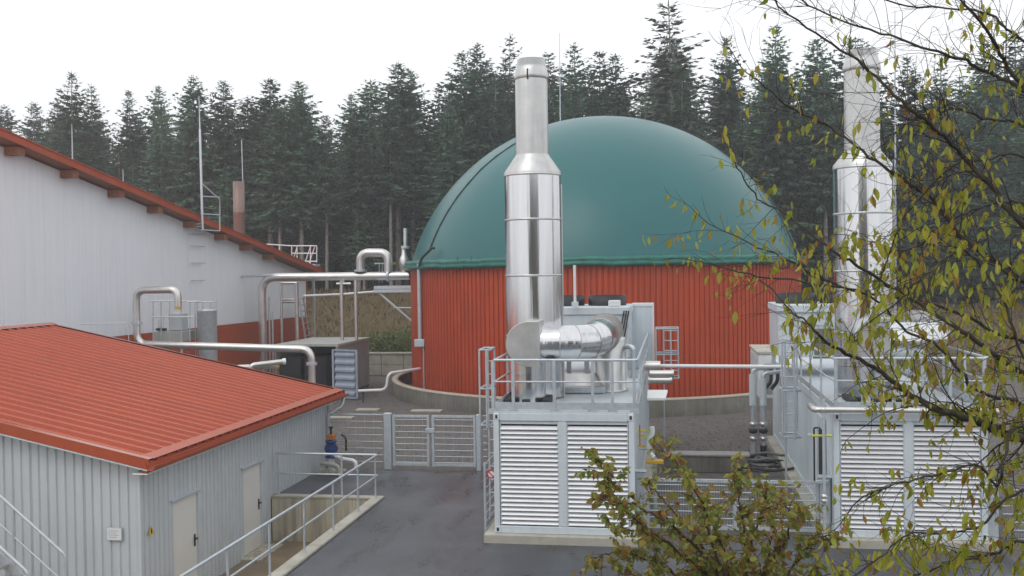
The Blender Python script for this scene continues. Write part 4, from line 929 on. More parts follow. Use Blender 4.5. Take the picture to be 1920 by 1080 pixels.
MB().bbox(g(327, 580, -0.1), g(338, 571, -0.1) + Vector((0, 0.1, 0)), 0.01).build('valve_handle', 'yellow', pl_)
for px in (290, 340): e = g(px, 640); pole('leg', (e.x, e.y, 0), e, 0.05, 'galv', pl_, 6)
for (p0, p1, lab) in (((440, 689), (518, 686), 'short silver pipe with yellow valve just above the red roof edge'), ((470, 685), (530, 678), 'short silver pipe with pale end cap beside the black opening')):
    a, b = P(*p0, 31), P(*p1, 31.5); o = thing('pipe_stub', a, lab, 'pipe')
    MB().tube(bend([Vector((a.x, 31.0, 0)), a, b], 0.15), 0.085, 12).build('pipe', 'pipe_steel', o)
    MB().tube([b, b + (b - a).normalized() * 0.1], 0.11, 12).build('valve' if p0[0] == 440 else 'end_cap', 'yellow' if p0[0] == 440 else 'white_paint', o)
# ================================================================ STORAGE CONTAINER with open door
gx0, gx1, gy0, gy1, gz = P(516, 700, 41).x, P(634, 700, 41).x, 41.0, 45.6, 2.32
o = thing('storage_container', ((gx0 + gx1) / 2, 42.2, 0), 'old grey shipping container with dark open front and blue-grey door leaf ajar', 'container')
MB().add([(gx0, gy0 - 0.06, gz), (gx1 + 0.05, gy0 - 0.06, gz), (gx1 + 0.05, gy1, gz), (gx0, gy1, gz), (gx0, gy0 - 0.06, gz - 0.1), (gx1 + 0.05, gy0 - 0.06, gz - 0.1), (gx1 + 0.05, gy1, gz - 0.1), (gx0, gy1, gz - 0.1)], [(0, 1, 2, 3), (7, 6, 5, 4), (0, 4, 5, 1), (1, 5, 6, 2), (2, 6, 7, 3), (3, 7, 4, 0)]).build('roof', 'roof_grey', o)
mb = MB(); pts_ = []; yy = gy0
while yy < gy1:
    for dy, d in ((0, 0), (0.06, 0), (0.09, -0.04), (0.17, -0.04)): pts_.append((gx1 + d, yy + dy))
    yy += 0.2
n = len(pts_); mb.add([(x, y, 0.1) for x, y in pts_] + [(x, y, gz - 0.1) for x, y in pts_], [(i, i + 1, n + i + 1, n + i) for i in range(n - 1)]); mb.build('side_wall', 'cont_pink', o)
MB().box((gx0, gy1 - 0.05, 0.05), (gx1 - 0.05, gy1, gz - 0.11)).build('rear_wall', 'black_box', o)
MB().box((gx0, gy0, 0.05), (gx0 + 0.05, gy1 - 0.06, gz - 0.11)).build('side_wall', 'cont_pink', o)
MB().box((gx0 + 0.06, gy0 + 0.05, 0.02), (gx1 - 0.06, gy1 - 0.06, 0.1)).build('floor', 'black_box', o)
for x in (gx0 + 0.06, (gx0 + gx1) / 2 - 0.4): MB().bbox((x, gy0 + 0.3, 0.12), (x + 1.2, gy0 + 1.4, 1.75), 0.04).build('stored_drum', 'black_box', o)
da, db = P(625, 700, 40.6), P(669, 700, 40.2); zt_ = P(650, 657, 40.4).z; 
dd_ = (Vector((db.x, db.y, 0)) - Vector((da.x, da.y, 0))); nn = Vector((-dd_.y, dd_.x, 0)).normalized() * 0.06
mb = MB(); N = 12
def dl(t, z, off): v = Vector((da.x, da.y, 0)) + dd_ * t + nn * off; return Vector((v.x, v.y, z))
zz_ = [0.12 + (zt_ - 0.12) * k / 24 for k in range(25)]
mb.add([dl(t, z, (-0.6 if (k % 4) in (1, 2) else 0.4)) for k, z in enumerate(zz_) for t in (0.08, 0.92)], [(2 * k, 2 * k + 1, 2 * k + 3, 2 * k + 2) for k in range(24)])
leaf = mb.build('door_leaf', 'door_leaf', o)
for t in (0.0, 1.0): MB().tube([dl(t, 0.1, 0), dl(t, zt_ + 0.02, 0)], 0.06, 4, smooth=False).build('frame_bar', 'door_leaf', leaf)
for z in (0.1, zt_): MB().tube([dl(0, z, 0), dl(1, z, 0)], 0.05, 4, smooth=False).build('frame_bar', 'door_leaf', leaf)
pole('corner_post', (gx1 - 0.03, gy0, 0), (gx1 - 0.03, gy0, gz - 0.1), 0.07, 'cont_pink', o, 6)
# white water pipe at the tank foot
q = [P(672, 733, 39.5), P(724, 731, 39.5), P(728, 700, 39.5), P(775, 697, 39.5)]
o = pipe('water_pipe', [Vector((v.x, 39.5 + (1.5 if i == 3 else 0), v.z)) for i, v in enumerate(q)], 0.06, 'white bent water pipe leading into the foot of the red tank', 'white_paint', rad=0.25, n=10)
e = q[0]; pole('support', (e.x + 0.2, 39.5, 0), (e.x + 0.2, 39.5, e.z), 0.03, 'dark', o, 6)
# low concrete wall behind
wl = thing('low_wall', (-14.5, 50.6, 0), 'pale concrete block wall at the foot of the brown bank', 'wall')
for i in range(6):
    for j in range(2):
        x = -17.5 + i * 1.2; MB().bbox((x + 0.01, 50.4, j * 0.55 + 0.005), (x + 1.19, 50.8, (j + 1) * 0.55 - 0.005), 0.02).build('concrete_block', 'concrete_pale', wl)
MB().box((-17.55, 50.35, 1.11), (-10.25, 50.85, 1.2)).build('coping', 'concrete_pale', wl)
# ================================================================ GATES AND FENCES
YG = 25.95
zt = 1.47
def frame_panel(parent, xa, xb, y, z0, z1, nw, framed=True, name='frame_bar', pitch=0.05):
    if framed:
        for x in (xa + 0.03, xb - 0.03): MB().box((x - 0.03, y - 0.03, z0), (x + 0.03, y + 0.03, z1)).build(name, 'galv', parent)
        for z in (z0 + 0.04, z1 - 0.03): MB().box((xa + 0.062, y - 0.028, z - 0.03), (xb - 0.062, y + 0.028, z + 0.03)).build(name, 'galv', parent)
    for k in range(nw):
        z = lerp(z0 + 0.1, z1 - (0.12 if framed else 0.0), k / (nw - 1)); pole('horizontal_wire', (xa + 0.05, y - 0.012, z), (xb - 0.05, y - 0.012, z), 0.012 if k % 1 == 0 else 0.008, 'galv', parent, 5)
    mb = MB(); x = xa + 0.08
    while x < xb - 0.05:
        mb.tube([(x, y, z0 + 0.05), (x, y, z1 - 0.03)], 0.0028, 3, cap=False); x += pitch
    mb.build('vertical_wires', 'galv', parent)['kind'] = 'stuff'
xs = [P(px, 880, YG).x for px in (604, 722, 737, 806, 811, 893, 921)]
g1 = thing('wire_fence', (xs[0], YG, 0), 'welded wire fence panel between the grey building and the gate', 'fence')
frame_panel(g1, xs[0] + 0.15, xs[1], YG, 0.1, zt, 8, False, pitch=0.25); pole('post', (xs[0] + 0.2, YG, 0), (xs[0] + 0.2, YG, zt + 0.03), 0.03, 'galv', g1)
MB().box((xs[0] + 0.2, YG - 0.02, zt - 0.01), (xs[1], YG + 0.02, zt + 0.02)).build('top_rail', 'galv', g1)
g2 = thing('double_gate', (xs[3], YG, 0), 'galvanised double gate of framed wire panels across the drive', 'gate')
MB().bbox((xs[1], YG - 0.08, 0), (xs[2] - 0.02, YG + 0.08, zt + 0.05), 0.01).build('gate_post', 'galv', g2)
frame_panel(g2, xs[2] + 0.01, xs[3], YG, 0.1, zt, 8, pitch=0.25); frame_panel(g2, xs[4], xs[5], YG, 0.1, zt, 8, pitch=0.25)
MB().bbox((xs[5] + 0.02, YG - 0.06, 0), (xs[5] + 0.14, YG + 0.06, zt + 0.03), 0.01).build('gate_post', 'galv', g2)
MB().box((xs[2] + 0.06, YG - 0.02, 0.14), (xs[3] - 0.06, YG - 0.014, 0.2)).build('kick_rail', 'galv', g2)
MB().bbox((xs[3] - 0.1, YG - 0.06, 1.0), (xs[4] + 0.08, YG - 0.031, 1.12), 0.01).build('lock_case', 'galv', g2)
frame_panel(g2, xs[5] + 0.15, xs[6] - 0.05, YG, 0.1, zt, 8, False, pitch=0.25)
YH = 19.95
xs = [P(px, 950, YH).x for px in (1212, 1378, 1536, 1558)]
g3 = thing('yard_gate', (xs[0], YH, 0), 'galvanised wire gate between the two containers behind the shrub', 'gate')
frame_panel(g3, xs[0], xs[2], YH, 0.12, 1.12, 7)
MB().box((xs[1] - 0.03, YH - 0.026, 0.2), (xs[1] + 0.03, YH + 0.026, 1.05)).build('middle_stile', 'galv', g3)
for xa, xb, h in ((xs[0] - 0.2, xs[0] - 0.02, 1.25), (xs[2] + 0.01, xs[3] - 0.02, 1.2)):
    MB().bbox((xa, YH - 0.1, 0), (xb, YH + 0.1, h), 0.015).build('gate_post', 'galv', g3); MB().bbox((xa - 0.03, YH - 0.12, h + 0.002), (xb + 0.03, YH + 0.12, h + 0.03), 0.01).build('post_cap', 'galv', g3)
for z in (0.3, 1.1): MB().bbox((xs[2] - 0.08, YH - 0.16, z), (xs[2] + 0.16, YH - 0.105, z + 0.07), 0.01).build('hinge', 'galv', g3)
fx = P(1858, 950, 19.6).x
o = thing('fence_post', (fx, 19.6, 0), 'pale square gate post beside the far end of the louvres', 'post')
MB().bbox((fx - 0.11, 19.5, 0), (fx + 0.11, 19.7, 1.2), 0.015).build('shaft', 'galv', o); MB().bbox((fx - 0.14, 19.47, 1.203), (fx + 0.14, 19.73, 1.23), 0.01).build('cap', 'galv', o)
f4 = thing('mesh_fence', (fx + 3, 19.6, 0), 'wire mesh fence running off over the gravel beside the pale post', 'fence')
frame_panel(f4, fx + 0.15, fx + 2.6, 19.6, 0.1, 1.1, 7, False); frame_panel(f4, fx + 2.6, fx + 5.1, 19.6, 0.1, 1.1, 7, False)
# mesh beside container 1 and prohibition sign
xa = P(915, 950, 19.6).x
o = thing('side_screen', (xa, 19.3, 0), 'narrow wire screen standing at the drive edge of a container', 'fence')
for y in (19.3, 20.8): pole('post', (xa, y, 0), (xa, y, 1.5), 0.025, 'galv', o)
for k in range(9): pole('horizontal_wire', (xa, 19.3, 0.15 + k * 0.165), (xa, 20.8, 0.15 + k * 0.165), 0.008, 'galv', o, 5)
c = P(921, 889, 19.25)
o = thing('prohibition_sign', c, 'small round red and white prohibition sign on the wire screen', 'sign')
MB().tube([c + Vector((0, 0.012, 0)), c], 0.09, 20).build('red_disc', 'sign_red', o); MB().tube([c, c - Vector((0, 0.006, 0))], 0.06, 20).build('white_disc', 'white_paint', o)
MB().tube([c + Vector((-0.045, -0.009, 0.045)), c + Vector((0.045, -0.009, -0.045))], 0.012, 4).build('slash', 'sign_red', o)
# ================================================================ HYDRANT PUMP by the annex
hy = onz(620, 868, 0); hy.y = 25.2; hy.x = P(621, 850, 25.2).x
o = thing('valve_pump', hy, 'dark blue flanged valve with orange top on white pipe feet', 'valve')
MB().lathe(hy, [(0.1, 0.42), (0.16, 0.44), (0.16, 0.48), (0.11, 0.5), (0.17, 0.62), (0.18, 0.7), (0.11, 0.82), (0.15, 0.84), (0.15, 0.88), (0.07, 0.9)], 16, True, True).build('body', 'blue_paint', o)
MB().bbox(hy + Vector((-0.1, -0.1, 0.9)), hy + Vector((0.1, 0.1, 1.05)), 0.02).build('actuator', 'orange', o)
MB().lathe(hy, [(0.03, 1.05), (0.03, 1.2), (0.06, 1.21), (0.06, 1.25)], 10, False, True).build('spindle', 'dark', o)
MB().tube(bend([hy + Vector((0.42, -0.02, 0.62)), hy + Vector((0.42, -0.02, 0.95)), hy + Vector((0.3, -0.02, 1.05))], 0.05), 0.03, 8).build('hose', 'rubber', o)
MB().tube(bend([hy + Vector((0.1, -0.05, 0.5)), hy + Vector((0.35, -0.1, 0.42)), hy + Vector((0.72, -0.15, 0.38)), hy + Vector((0.74, -0.15, 0.15))], 0.12), 0.05, 10).build('outlet_pipe', 'white_paint', o)
MB().tube(bend([hy + Vector((-0.2, -0.2, 0.32)), hy + Vector((0.3, -0.35, 0.28)), hy + Vector((0.38, -0.38, 0.0))], 0.1), 0.06, 10).build('outlet_pipe', 'concrete_pale', o)
pole('stand', hy, hy + Vector((0, 0, 0.43)), 0.09, 'white_paint', o, 10)
MB().bbox(hy + Vector((-0.35, -0.25, 0.0)), hy + Vector((0.35, 0.25, 0.1)), 0.02).build('base_slab', 'concrete', o)
# ================================================================ GEAR on the inner sides of the containers
wx = X1 + 2.73 + 0.06
o = thing('hose_station', (wx, 22.5, 0), 'white bent hose with green and yellow bands on the container flank', 'hose')
h = lambda x, y, Y=21.5: P(x, y, Y)
MB().tube(bend([h(1222, 800), h(1224, 812), h(1214, 832), h(1218, 850), h(1226, 858)], 0.12), 0.055, 10).build('hose', 'white_paint', o)
MB().bbox(h(1212, 868) - Vector((0, 0.1, 0)), h(1244, 862) + Vector((0, 0.1, 0)), 0.01).build('bracket', 'yellow', o)
for k, (py, mt_) in enumerate(((808, 'yellow_green'), (817, 'yellow_green'), (836, 'yellow'))): MB().box(h(1196, py + 2) , h(1216, py - 1) + Vector((0, 0.06, 0))).build('band', mt_, o)
pole('standpipe', (h(1228, 858).x, 21.5, 0), h(1228, 858), 0.04, 'galv', o)
MB().bbox(h(1193, 1000, 19.35), h(1210, 790, 20.6), 0.01) if False else None
MB().box((wx + 0.02, 19.4, P(1194, 835, 19.4).z), (wx + 0.04, 19.46, P(1194, 797, 19.4).z)).build('red_strip', 'sign_red', o)
gp_ = thing('service_pipes', (P(1412, 780, 28.5).x, 28.5, 0), 'pair of upright insulated pipes with valves beside the white cabinet', 'pipes')
for px, top in ((1412, 692), (1431, 700)):
    e = P(px, 780, 28.5); tp = P(px, top, 28.5)
    MB().tube(bend([(e.x, 28.5, 0.1), (e.x, 28.5, tp.z), (e.x + 0.6, 28.6, tp.z + 0.05)], 0.15), 0.06, 10).build('pipe', 'galv', gp_)
    MB().tube([(e.x, 28.5, P(px, 760, 28.5).z), (e.x, 28.5, tp.z - 0.15)], 0.1, 12).build('insulation', 'cont_blue', gp_)
    for py in (795, 808, 822):
        zz = P(px, py, 28.5).z; MB().lathe((e.x, 28.5, 0), [(0.05, zz - 0.07), (0.12, zz - 0.04), (0.12, zz + 0.04), (0.05, zz + 0.07)], 10).build('valve', 'pipe_steel' if py != 808 else 'dark', gp_)
    MB().lathe((e.x, 28.5, 0), [(0.09, 0.0), (0.09, P(px, 835, 28.5).z)], 10).build('pump_body', 'black_box' if px > 1420 else 'galv', gp_)
for k in range(7):
    c = onz(1408 + 6 * k, 868 + (k % 3) * 8, 0.06); hb = thing('coiled_hose', c, 'dark hose lying in loops on the gravel beside the plinth', 'hose', 'loose hoses by the plinth')
    a0 = rnd.uniform(0, 6); rr = rnd.uniform(0.35, 0.7)
    MB().tube([c + Vector((rr * math.cos(a0 + j * 0.3) * (1 + 0.03 * j), rr * 0.8 * math.sin(a0 + j * 0.3), 0.03 + 0.05 * math.sin(j * 0.7 + k) ** 2 + 0.02 * k)) for j in range(14)], 0.035, 7).build('hose', 'rubber' if k % 2 else 'hose_grey', hb)
    MB().tube([c + Vector((rr * math.cos(a0) , rr * 0.8 * math.sin(a0), 0.05)), c + Vector((rr * math.cos(a0) * 1.02, rr * 0.8 * math.sin(a0) - 0.06, 0.05))], 0.05, 8).build('coupling', 'pipe_steel', hb)
wc = P(1422, 720, 31); wz0, wz1 = 1.35, 2.7
o = thing('white_cabinet', (wc.x + 0.8, 31, 0), 'dirty white equipment box on legs between the red tank and the hoses', 'cabinet')
MB().bbox((wc.x, 30.9, wz0), (wc.x + 1.6, 34.0, wz1), 0.03).build('body', 'white_paint', o)
MB().box((wc.x - 0.04, 30.86, wz1 + 0.003), (wc.x + 1.64, 34.04, wz1 + 0.06)).build('lid', 'concrete_pale', o)
for k in range(5): MB().box((wc.x - 0.025, 31.1 + k * 0.6, wz0 + 0.1), (wc.x - 0.003, 31.35 + k * 0.6, wz1 - 0.15)).build('rib', 'annex_grey', o)
for k in range(3): MB().box((wc.x + 0.15 + k * 0.5, 30.87, wz0 + 0.15), (wc.x + 0.4 + k * 0.5, 30.897, wz1 - 0.3)).build('rib', 'cont_pink', o)
for dx in (0.05, 1.45):
    for dy in (31.0, 33.8): MB().box((wc.x + dx, dy, 0), (wc.x + dx + 0.1, dy + 0.1, wz0)).build('leg', 'galv', o)
for k in range(2): MB().tube(bend([P(1446 + 12 * k, 690, 29), P(1446 + 12 * k, 715, 29), P(1434 + 12 * k, 730, 29)], 0.1), 0.05, 8).build('hose', 'rubber', o)
o = thing('timber_kerb', onz(1320, 888, 0), 'low concrete trough with a reddish plank on top across the gravel', 'trough')
a, b = onz(1246, 885, 0), onz(1402, 885, 0)
MB().bbox((a.x, a.y, 0), (b.x, a.y + 0.35, 0.42), 0.02).build('trough', 'concrete_ring', o); MB().bbox((a.x - 0.05, a.y - 0.03, 0.423), (b.x + 0.05, a.y + 0.5, 0.48), 0.01).build('plank', 'cont_pink', o)
# pallet-like debris near the tank
for k, (px, py, w_, lab) in enumerate(((690, 770, 0.9, 'pale plank lying on the gravel near the grey container'), (800, 772, 1.2, 'flat pale board at the foot of the tank ring'), (640, 785, 0.9, 'short board on the gravel behind the wire fence'))):
    c = onz(px, py, 0); o = MB().bbox((c.x - w_ / 2, c.y - 0.2, 0.0), (c.x + w_ / 2, c.y + 0.2, 0.07), 0.01).build('loose_board', 'concrete_pale'); tag(o, lab, 'board')
# ================================================================ FOREST
def spruce(seed, H=20.0, cb=0.3, rmax=2.6, step=0.33, larch=False):
    r = random.Random(seed); mb = MB(); tk = MB()
    lean = Vector((r.uniform(-0.02, 0.02), r.uniform(-0.02, 0.02), 0))
    ax = lambda z: Vector((lean.x * z, lean.y * z, z))
    tk.tube([ax(z) for z in (-0.6, 0.3, H * 0.3, H * 0.6, H * 0.85, H)], [0.30, 0.21, 0.17, 0.11, 0.05, 0.012], 7)
    z = H * 0.12
    while z < H * cb:
        a = r.uniform(0, 6.28); L = r.uniform(0.3, 1.3); p = ax(z)
        tk.tube([p, p + Vector((math.cos(a) * L, math.sin(a) * L, r.uniform(-0.25, 0.05) * L))], [0.018, 0.006], 3, cap=False); z += r.uniform(0.15, 0.6)
    zb = H * cb; z = zb
    while z < H - 0.15:
        t = (z - zb) / (H - zb)
        pr = (1 - t) ** 0.8 * (0.55 + 0.45 * min(1, t / 0.15))
        nb = r.choice((5, 6, 7)) if not larch else r.choice((3, 4, 5, 6))
        a0 = r.uniform(0, 6.28)
        for k in range(nb):
            az = a0 + k * 6.283 / nb + r.uniform(-0.35, 0.35)
            L = rmax * pr * r.uniform(0.55, 1.18) + 0.12
            el = lerp(-0.28, 0.55, t ** 1.3) + r.uniform(-0.12, 0.12)
            if larch: el = lerp(-0.1, 0.35, t) + r.uniform(-0.2, 0.2)
            hd = Vector((math.cos(az), math.sin(az), 0)); sd_ = Vector((-hd.y, hd.x, 0))
            n = max(2, int(L / (0.26 if not larch else 0.34))); prev = ax(z + r.uniform(-0.1, 0.1)); base = prev.copy()
            pts = [prev]
            for i in range(1, n + 1):
                s = i / n; d = L * s
                p = base + hd * d * math.cos(el) + Vector((0, 0, d * math.sin(el) - 0.16 * L * s * (1 - t) + 0.10 * L * s ** 3))
                pts.append(p)
            if larch: tk.tube([pts[0], pts[len(pts) // 2], pts[-1]], [0.03, 0.02, 0.008], 3, cap=False)
            for i in range(1, len(pts)):
                p = pts[i]; s = i / n; d0 = (pts[i] - pts[i - 1]).normalized()
                w = (0.72 - 0.38 * s) * min(1.0, 0.35 + L / 2.2)
                if larch: w *= 0.95
                for sgn in (-1, 1):
                    ln = w * r.uniform(0.7, 1.3)
                    dr = (d0 * 0.75 + sd_ * sgn * r.uniform(0.5, 1.0) + Vector((0, 0, r.uniform(-0.55, 0.0)))).normalized()
                    wd = dr.cross(Vector((r.gauss(0, 0.8), r.gauss(0, 0.8), 1))).normalized() * ln * 0.25
                    q = p - d0 * r.uniform(0, 0.2)
                    mb.add([q - wd * 0.4, q + dr * ln * 0.45 - wd, q + dr * ln, q + dr * ln * 0.45 + wd, q + wd * 0.4], [(0, 1, 2, 3, 4)])
                if r.random() < 0.85 and not larch:        # hanging twig under the bough
                    ln = w * r.uniform(0.5, 1.1); dr = (Vector((0, 0, -1)) + hd * r.uniform(0, 0.4) + sd_ * r.uniform(-0.3, 0.3)).normalized()
                    wd = (sd_ * r.uniform(-1, 1) + hd * r.uniform(-1, 1)).normalized() * ln * 0.2
                    mb.add([p - wd, p + dr * ln, p + wd], [(0, 1, 2)])
            tip = pts[-1]; ln = 0.3
            mb.add([tip - sd_ * 0.06, tip + (hd + Vector((0, 0, 0.2))) * ln, tip + sd_ * 0.06], [(0, 1, 2)])
        z += step * r.uniform(0.7, 1.3) * (1.0 if not larch else 1.2)
    top = ax(H)
    mb.add([top + Vector((0.05, 0, -0.5)), top + Vector((0, 0, 0.35)), top + Vector((-0.05, 0, -0.5))], [(0, 1, 2)])
    return mb.mesh('crown', 'larch' if larch else 'needles'), tk.mesh('trunk', 'spruce_bark')
VAR_T = [spruce(11, cb=0.44, rmax=4.0), spruce(12, cb=0.38, rmax=4.5), spruce(13, cb=0.48, rmax=3.7)]
VAR_F = [spruce(21, cb=0.07, rmax=4.9, step=0.38), spruce(22, cb=0.10, rmax=4.3, step=0.38), spruce(23, cb=0.14, rmax=4.6, step=0.36), spruce(24, cb=0.2, rmax=4.0)]
LARCH = spruce(31, cb=0.3, rmax=4.6, step=0.42, larch=True)
def tree(var, x, y, ztop, label, group, wide=1.0, name='spruce_tree', rz=None):
    zb = tz(x, y) - 0.1; h = ztop - zb; k = h / 20.0
    o = thing(name, (x, y, zb), label, 'tree', group)
    o.scale = (k * wide, k * wide, k); o.rotation_euler = (0, 0, rnd.uniform(0, 6.28) if rz is None else rz)
    for nm, me in (('crown', var[0]), ('trunk', var[1])):
        c = bpy.data.objects.new(nm, me); COL.objects.link(c); c.parent = o
    return o
SKY = [(-160, 215), (10, 197), (65, 192), (130, 138), (175, 158), (215, 188), (245, 168), (297, 163), (362, 142), (420, 153), (465, 182), (500, 147), (560, 152), (605, 188), (640, 215), (660, 178), (697, 150), (740, 118), (770, 132), (825, 165), (857, 97), (893, 84), (948, 60), (1000, 150), (1025, 98), (1090, 82), (1120, 98), (1160, 100), (1205, 140), (1265, 2), (1320, 150), (1360, 72), (1400, 150), (1440, 48), (1490, 130), (1530, 72), (1600, 70), (1660, 150), (1710, 105), (1770, 118), (1850, 78), (1905, 60), (1990, 80), (2090, 60)]
def skyline(px):
    for (a, ya), (b, yb) in zip(SKY, SKY[1:]):
        if a <= px <= b: return lerp(ya, yb, (px - a) / (b - a))
    return 200
G1 = 'spruces along the front edge of the forest'; G2 = 'spruces deeper in the forest'
FRONT = {10: 'distant spruce with its top just above the hall roof ridge, far beyond the white gable', 65: 'slim distant spruce between the hall ridge and the roof lightning rod', 130: 'tall ragged spruce standing right behind the lightning rod on the hall roof', 175: 'pointed spruce next to the tall one behind the roof lightning rod', 245: 'spruce behind the very short rod on the hall roof', 297: 'spruce between the short roof rod and the tall roof mast', 362: 'spruce with upswept boughs right behind the tall roof mast', 420: 'spruce between the tall roof mast and the brownish flue', 465: 'lower spruce just behind the brownish flue rod', 500: 'tall spruce next to the brownish flue, above the roof platform', 560: 'broad double-topped spruce above the white roof platform', 660: 'spruce above the thick U-shaped pipe loop, lower than its neighbour', 697: 'spruce directly above the thick U-shaped pipe loop', 740: 'tall spruce between the pipe loop and the vent pipe', 770: 'spruce right above the slim vent pipe', 825: 'low spruce above the dome shoulder next to the vent pipe', 857: 'tall spruce above the dome shoulder facing the hall', 893: 'tall spruce next to the ragged conifer behind the shiny stack', 1025: 'slim spruce between the shiny stack and the thin lightning rod', 1090: 'spruce above the dome next to the thin lightning rod', 1120: 'bushy spruce behind the highest part of the dome', 1160: 'dark spruce behind the highest part of the dome, towards the tall larch', 1360: 'isolated slim spruce next to the tall sparse larch', 1440: 'tall broad spruce above the dome shoulder facing the far stack', 1530: 'spruce next to the half-hidden stack, on the dome side', 1600: 'spruce right behind the half-hidden stack', 1710: 'spruce just past the half-hidden stack beside the thin rod', 1770: 'hazy spruce seen through bare twigs beyond the half-hidden stack', 1850: 'hazy spruce behind the thickest overhanging branches', 1905: 'tall hazy spruce behind the upper overhanging branches'}
for i, (px, py) in enumerate(SKY):
    if py > 186 and px > 0 and px not in (10, 65): continue
    if px in (1000, 1205, 1320, 1400, 1490, 1660): continue
    Y = {130: 68, 362: 66, 500: 66, 560: 65, 740: 66, 857: 68, 948: 72, 1265: 66, 1440: 64, 1530: 67}.get(px, 67 + (i * 37 % 9))
    if px < 120: Y += 14
    p_ = P(px, py, Y)
    if px == 1265: tree(LARCH, p_.x, Y, p_.z, 'tall sparse larch-like conifer towering over the dome', None, 1.3, 'larch_tree')
    elif px == 948: tree(LARCH, p_.x, Y, p_.z, 'sparse conifer with a ragged top just behind the shiny stack', None, 0.8, 'larch_tree')
    else:
        v = VAR_T[i % 3] if 380 < px < 800 else (VAR_T + VAR_F)[i % 7]
        tree(v, p_.x, Y, p_.z, FRONT.get(px, 'spruce at the outer end of the forest edge'), G1, rnd.uniform(1.1, 1.45))
BARE = {520: 'bare-stemmed spruce beside the brownish flue and above the roof railing', 562: 'bare-stemmed spruce right behind the white roof platform', 608: 'thin bare-stemmed spruce between the roof platform and the pipe loop', 668: 'bare-stemmed spruce rising behind the near leg of the pipe loop', 728: 'bare-stemmed spruce behind the pipe loop leg with the yellow handle', 1458: 'pale leaning bare stem at the dome edge towards the far stack', 1545: 'bare-stemmed spruce close beside the far stack', 300: 'bare-stemmed spruce hidden behind the hall roof near the mast', 840: 'bare-stemmed spruce right behind the dome shoulder'}
for px, ty, Y in ((520, 190, 63.5), (562, 175, 64), (608, 215, 64.5), (668, 205, 63.5), (728, 190, 64), (1458, 110, 62), (1545, 140, 63), (300, 220, 66), (840, 190, 64.5)):
    p_ = P(px, ty, Y); tree(VAR_T[int(px) % 3], p_.x, Y, p_.z, BARE[px], 'bare-stemmed spruces at the forest edge', 1.05)
for row, (Y, n, lo, hi) in enumerate(((66.5, 26, 90, 170), (70, 30, 60, 140), (75, 34, 45, 140), (83, 36, 30, 120), (94, 34, 25, 100), (108, 30, 25, 80))):
    for k in range(n):
        px = -160 + (2250 / n) * (k + 0.5) + rnd.uniform(-25, 25); yy = Y + rnd.uniform(-3, 3)
        py = skyline(px) + rnd.uniform(lo, hi)
        p_ = P(px, py, yy); tree(VAR_F[rnd.randrange(4)], p_.x, yy, p_.z, 'dark spruce standing deep among the other forest trees', G2, rnd.uniform(1.1, 1.5))
# ---- bushes and grass on the bank
def bush(c, rx, rz_, n, label, seed):
    r = random.Random(seed); o = thing('bush', c, label, 'bush', 'low green bushes on the bank')
    mb = MB(); st_ = MB()
    for k in range(7):
        a = r.uniform(0, 6.28); st_.tube([c, c + Vector((math.cos(a) * rx * 0.6, math.sin(a) * rx * 0.6, rz_ * r.uniform(0.6, 1.0)))], [0.03, 0.008], 4)
    for k in range(n):
        v = Vector((r.gauss(0, 1), r.gauss(0, 1), r.gauss(0, 1))).normalized() * r.uniform(0.55, 1.05) ** 0.5
        p = c + Vector((v.x * rx, v.y * rx, rz_ * 0.5 + v.z * rz_ * 0.55)); d = Vector((r.gauss(0, 1), r.gauss(0, 1), r.gauss(0, 0.6))).normalized(); s_ = d.cross(Vector((r.gauss(0, 1), r.gauss(0, 1), r.gauss(0, 1)))).normalized()
        L = r.uniform(0.07, 0.15); mb.add([p, p + d * L * 0.5 + s_ * L * 0.35, p + d * L, p + d * L * 0.5 - s_ * L * 0.35], [(0, 1, 2, 3)])
    mb.build('foliage', 'bush_leaf', o); st_.build('stems', 'twig', o)
for k, (px, Y, rx, h_) in enumerate(((690, 51.8, 1.0, 1.6), (712, 52.0, 1.1, 1.9), (735, 51.8, 1.0, 1.7), (756, 52.0, 1.1, 2.0), (776, 51.9, 1.0, 1.8), (600, 54, 0.6, 0.8), (660, 55.5, 0.7, 0.8))):
    p_ = P(px, 660, Y); c = Vector((p_.x, Y, tz(p_.x, Y) + (0.35 if k < 5 else 0))); bush(c, rx, h_, 1600, 'low leafy bush at the foot of the brown bank', 40 + k)
mb = MB()
for k in range(26000):
    x = rnd.uniform(-32, 34); y = rnd.uniform(51.2, 64); z = tz(x, y); a = rnd.uniform(0, 6.28); L = rnd.uniform(0.15, 0.45); d = Vector((math.cos(a) * 0.5, math.sin(a) * 0.5, 1)).normalized() * L; s_ = Vector((-math.sin(a), math.cos(a), 0)) * 0.035
    p = Vector((x, y, z - 0.02)); mb.add([p - s_, p + d, p + s_], [(0, 1, 2)])
tag(mb.build('bank_grass', 'dry_grass'), 'dry brown grass growing on the bank below the forest', 'grass', kind='stuff')
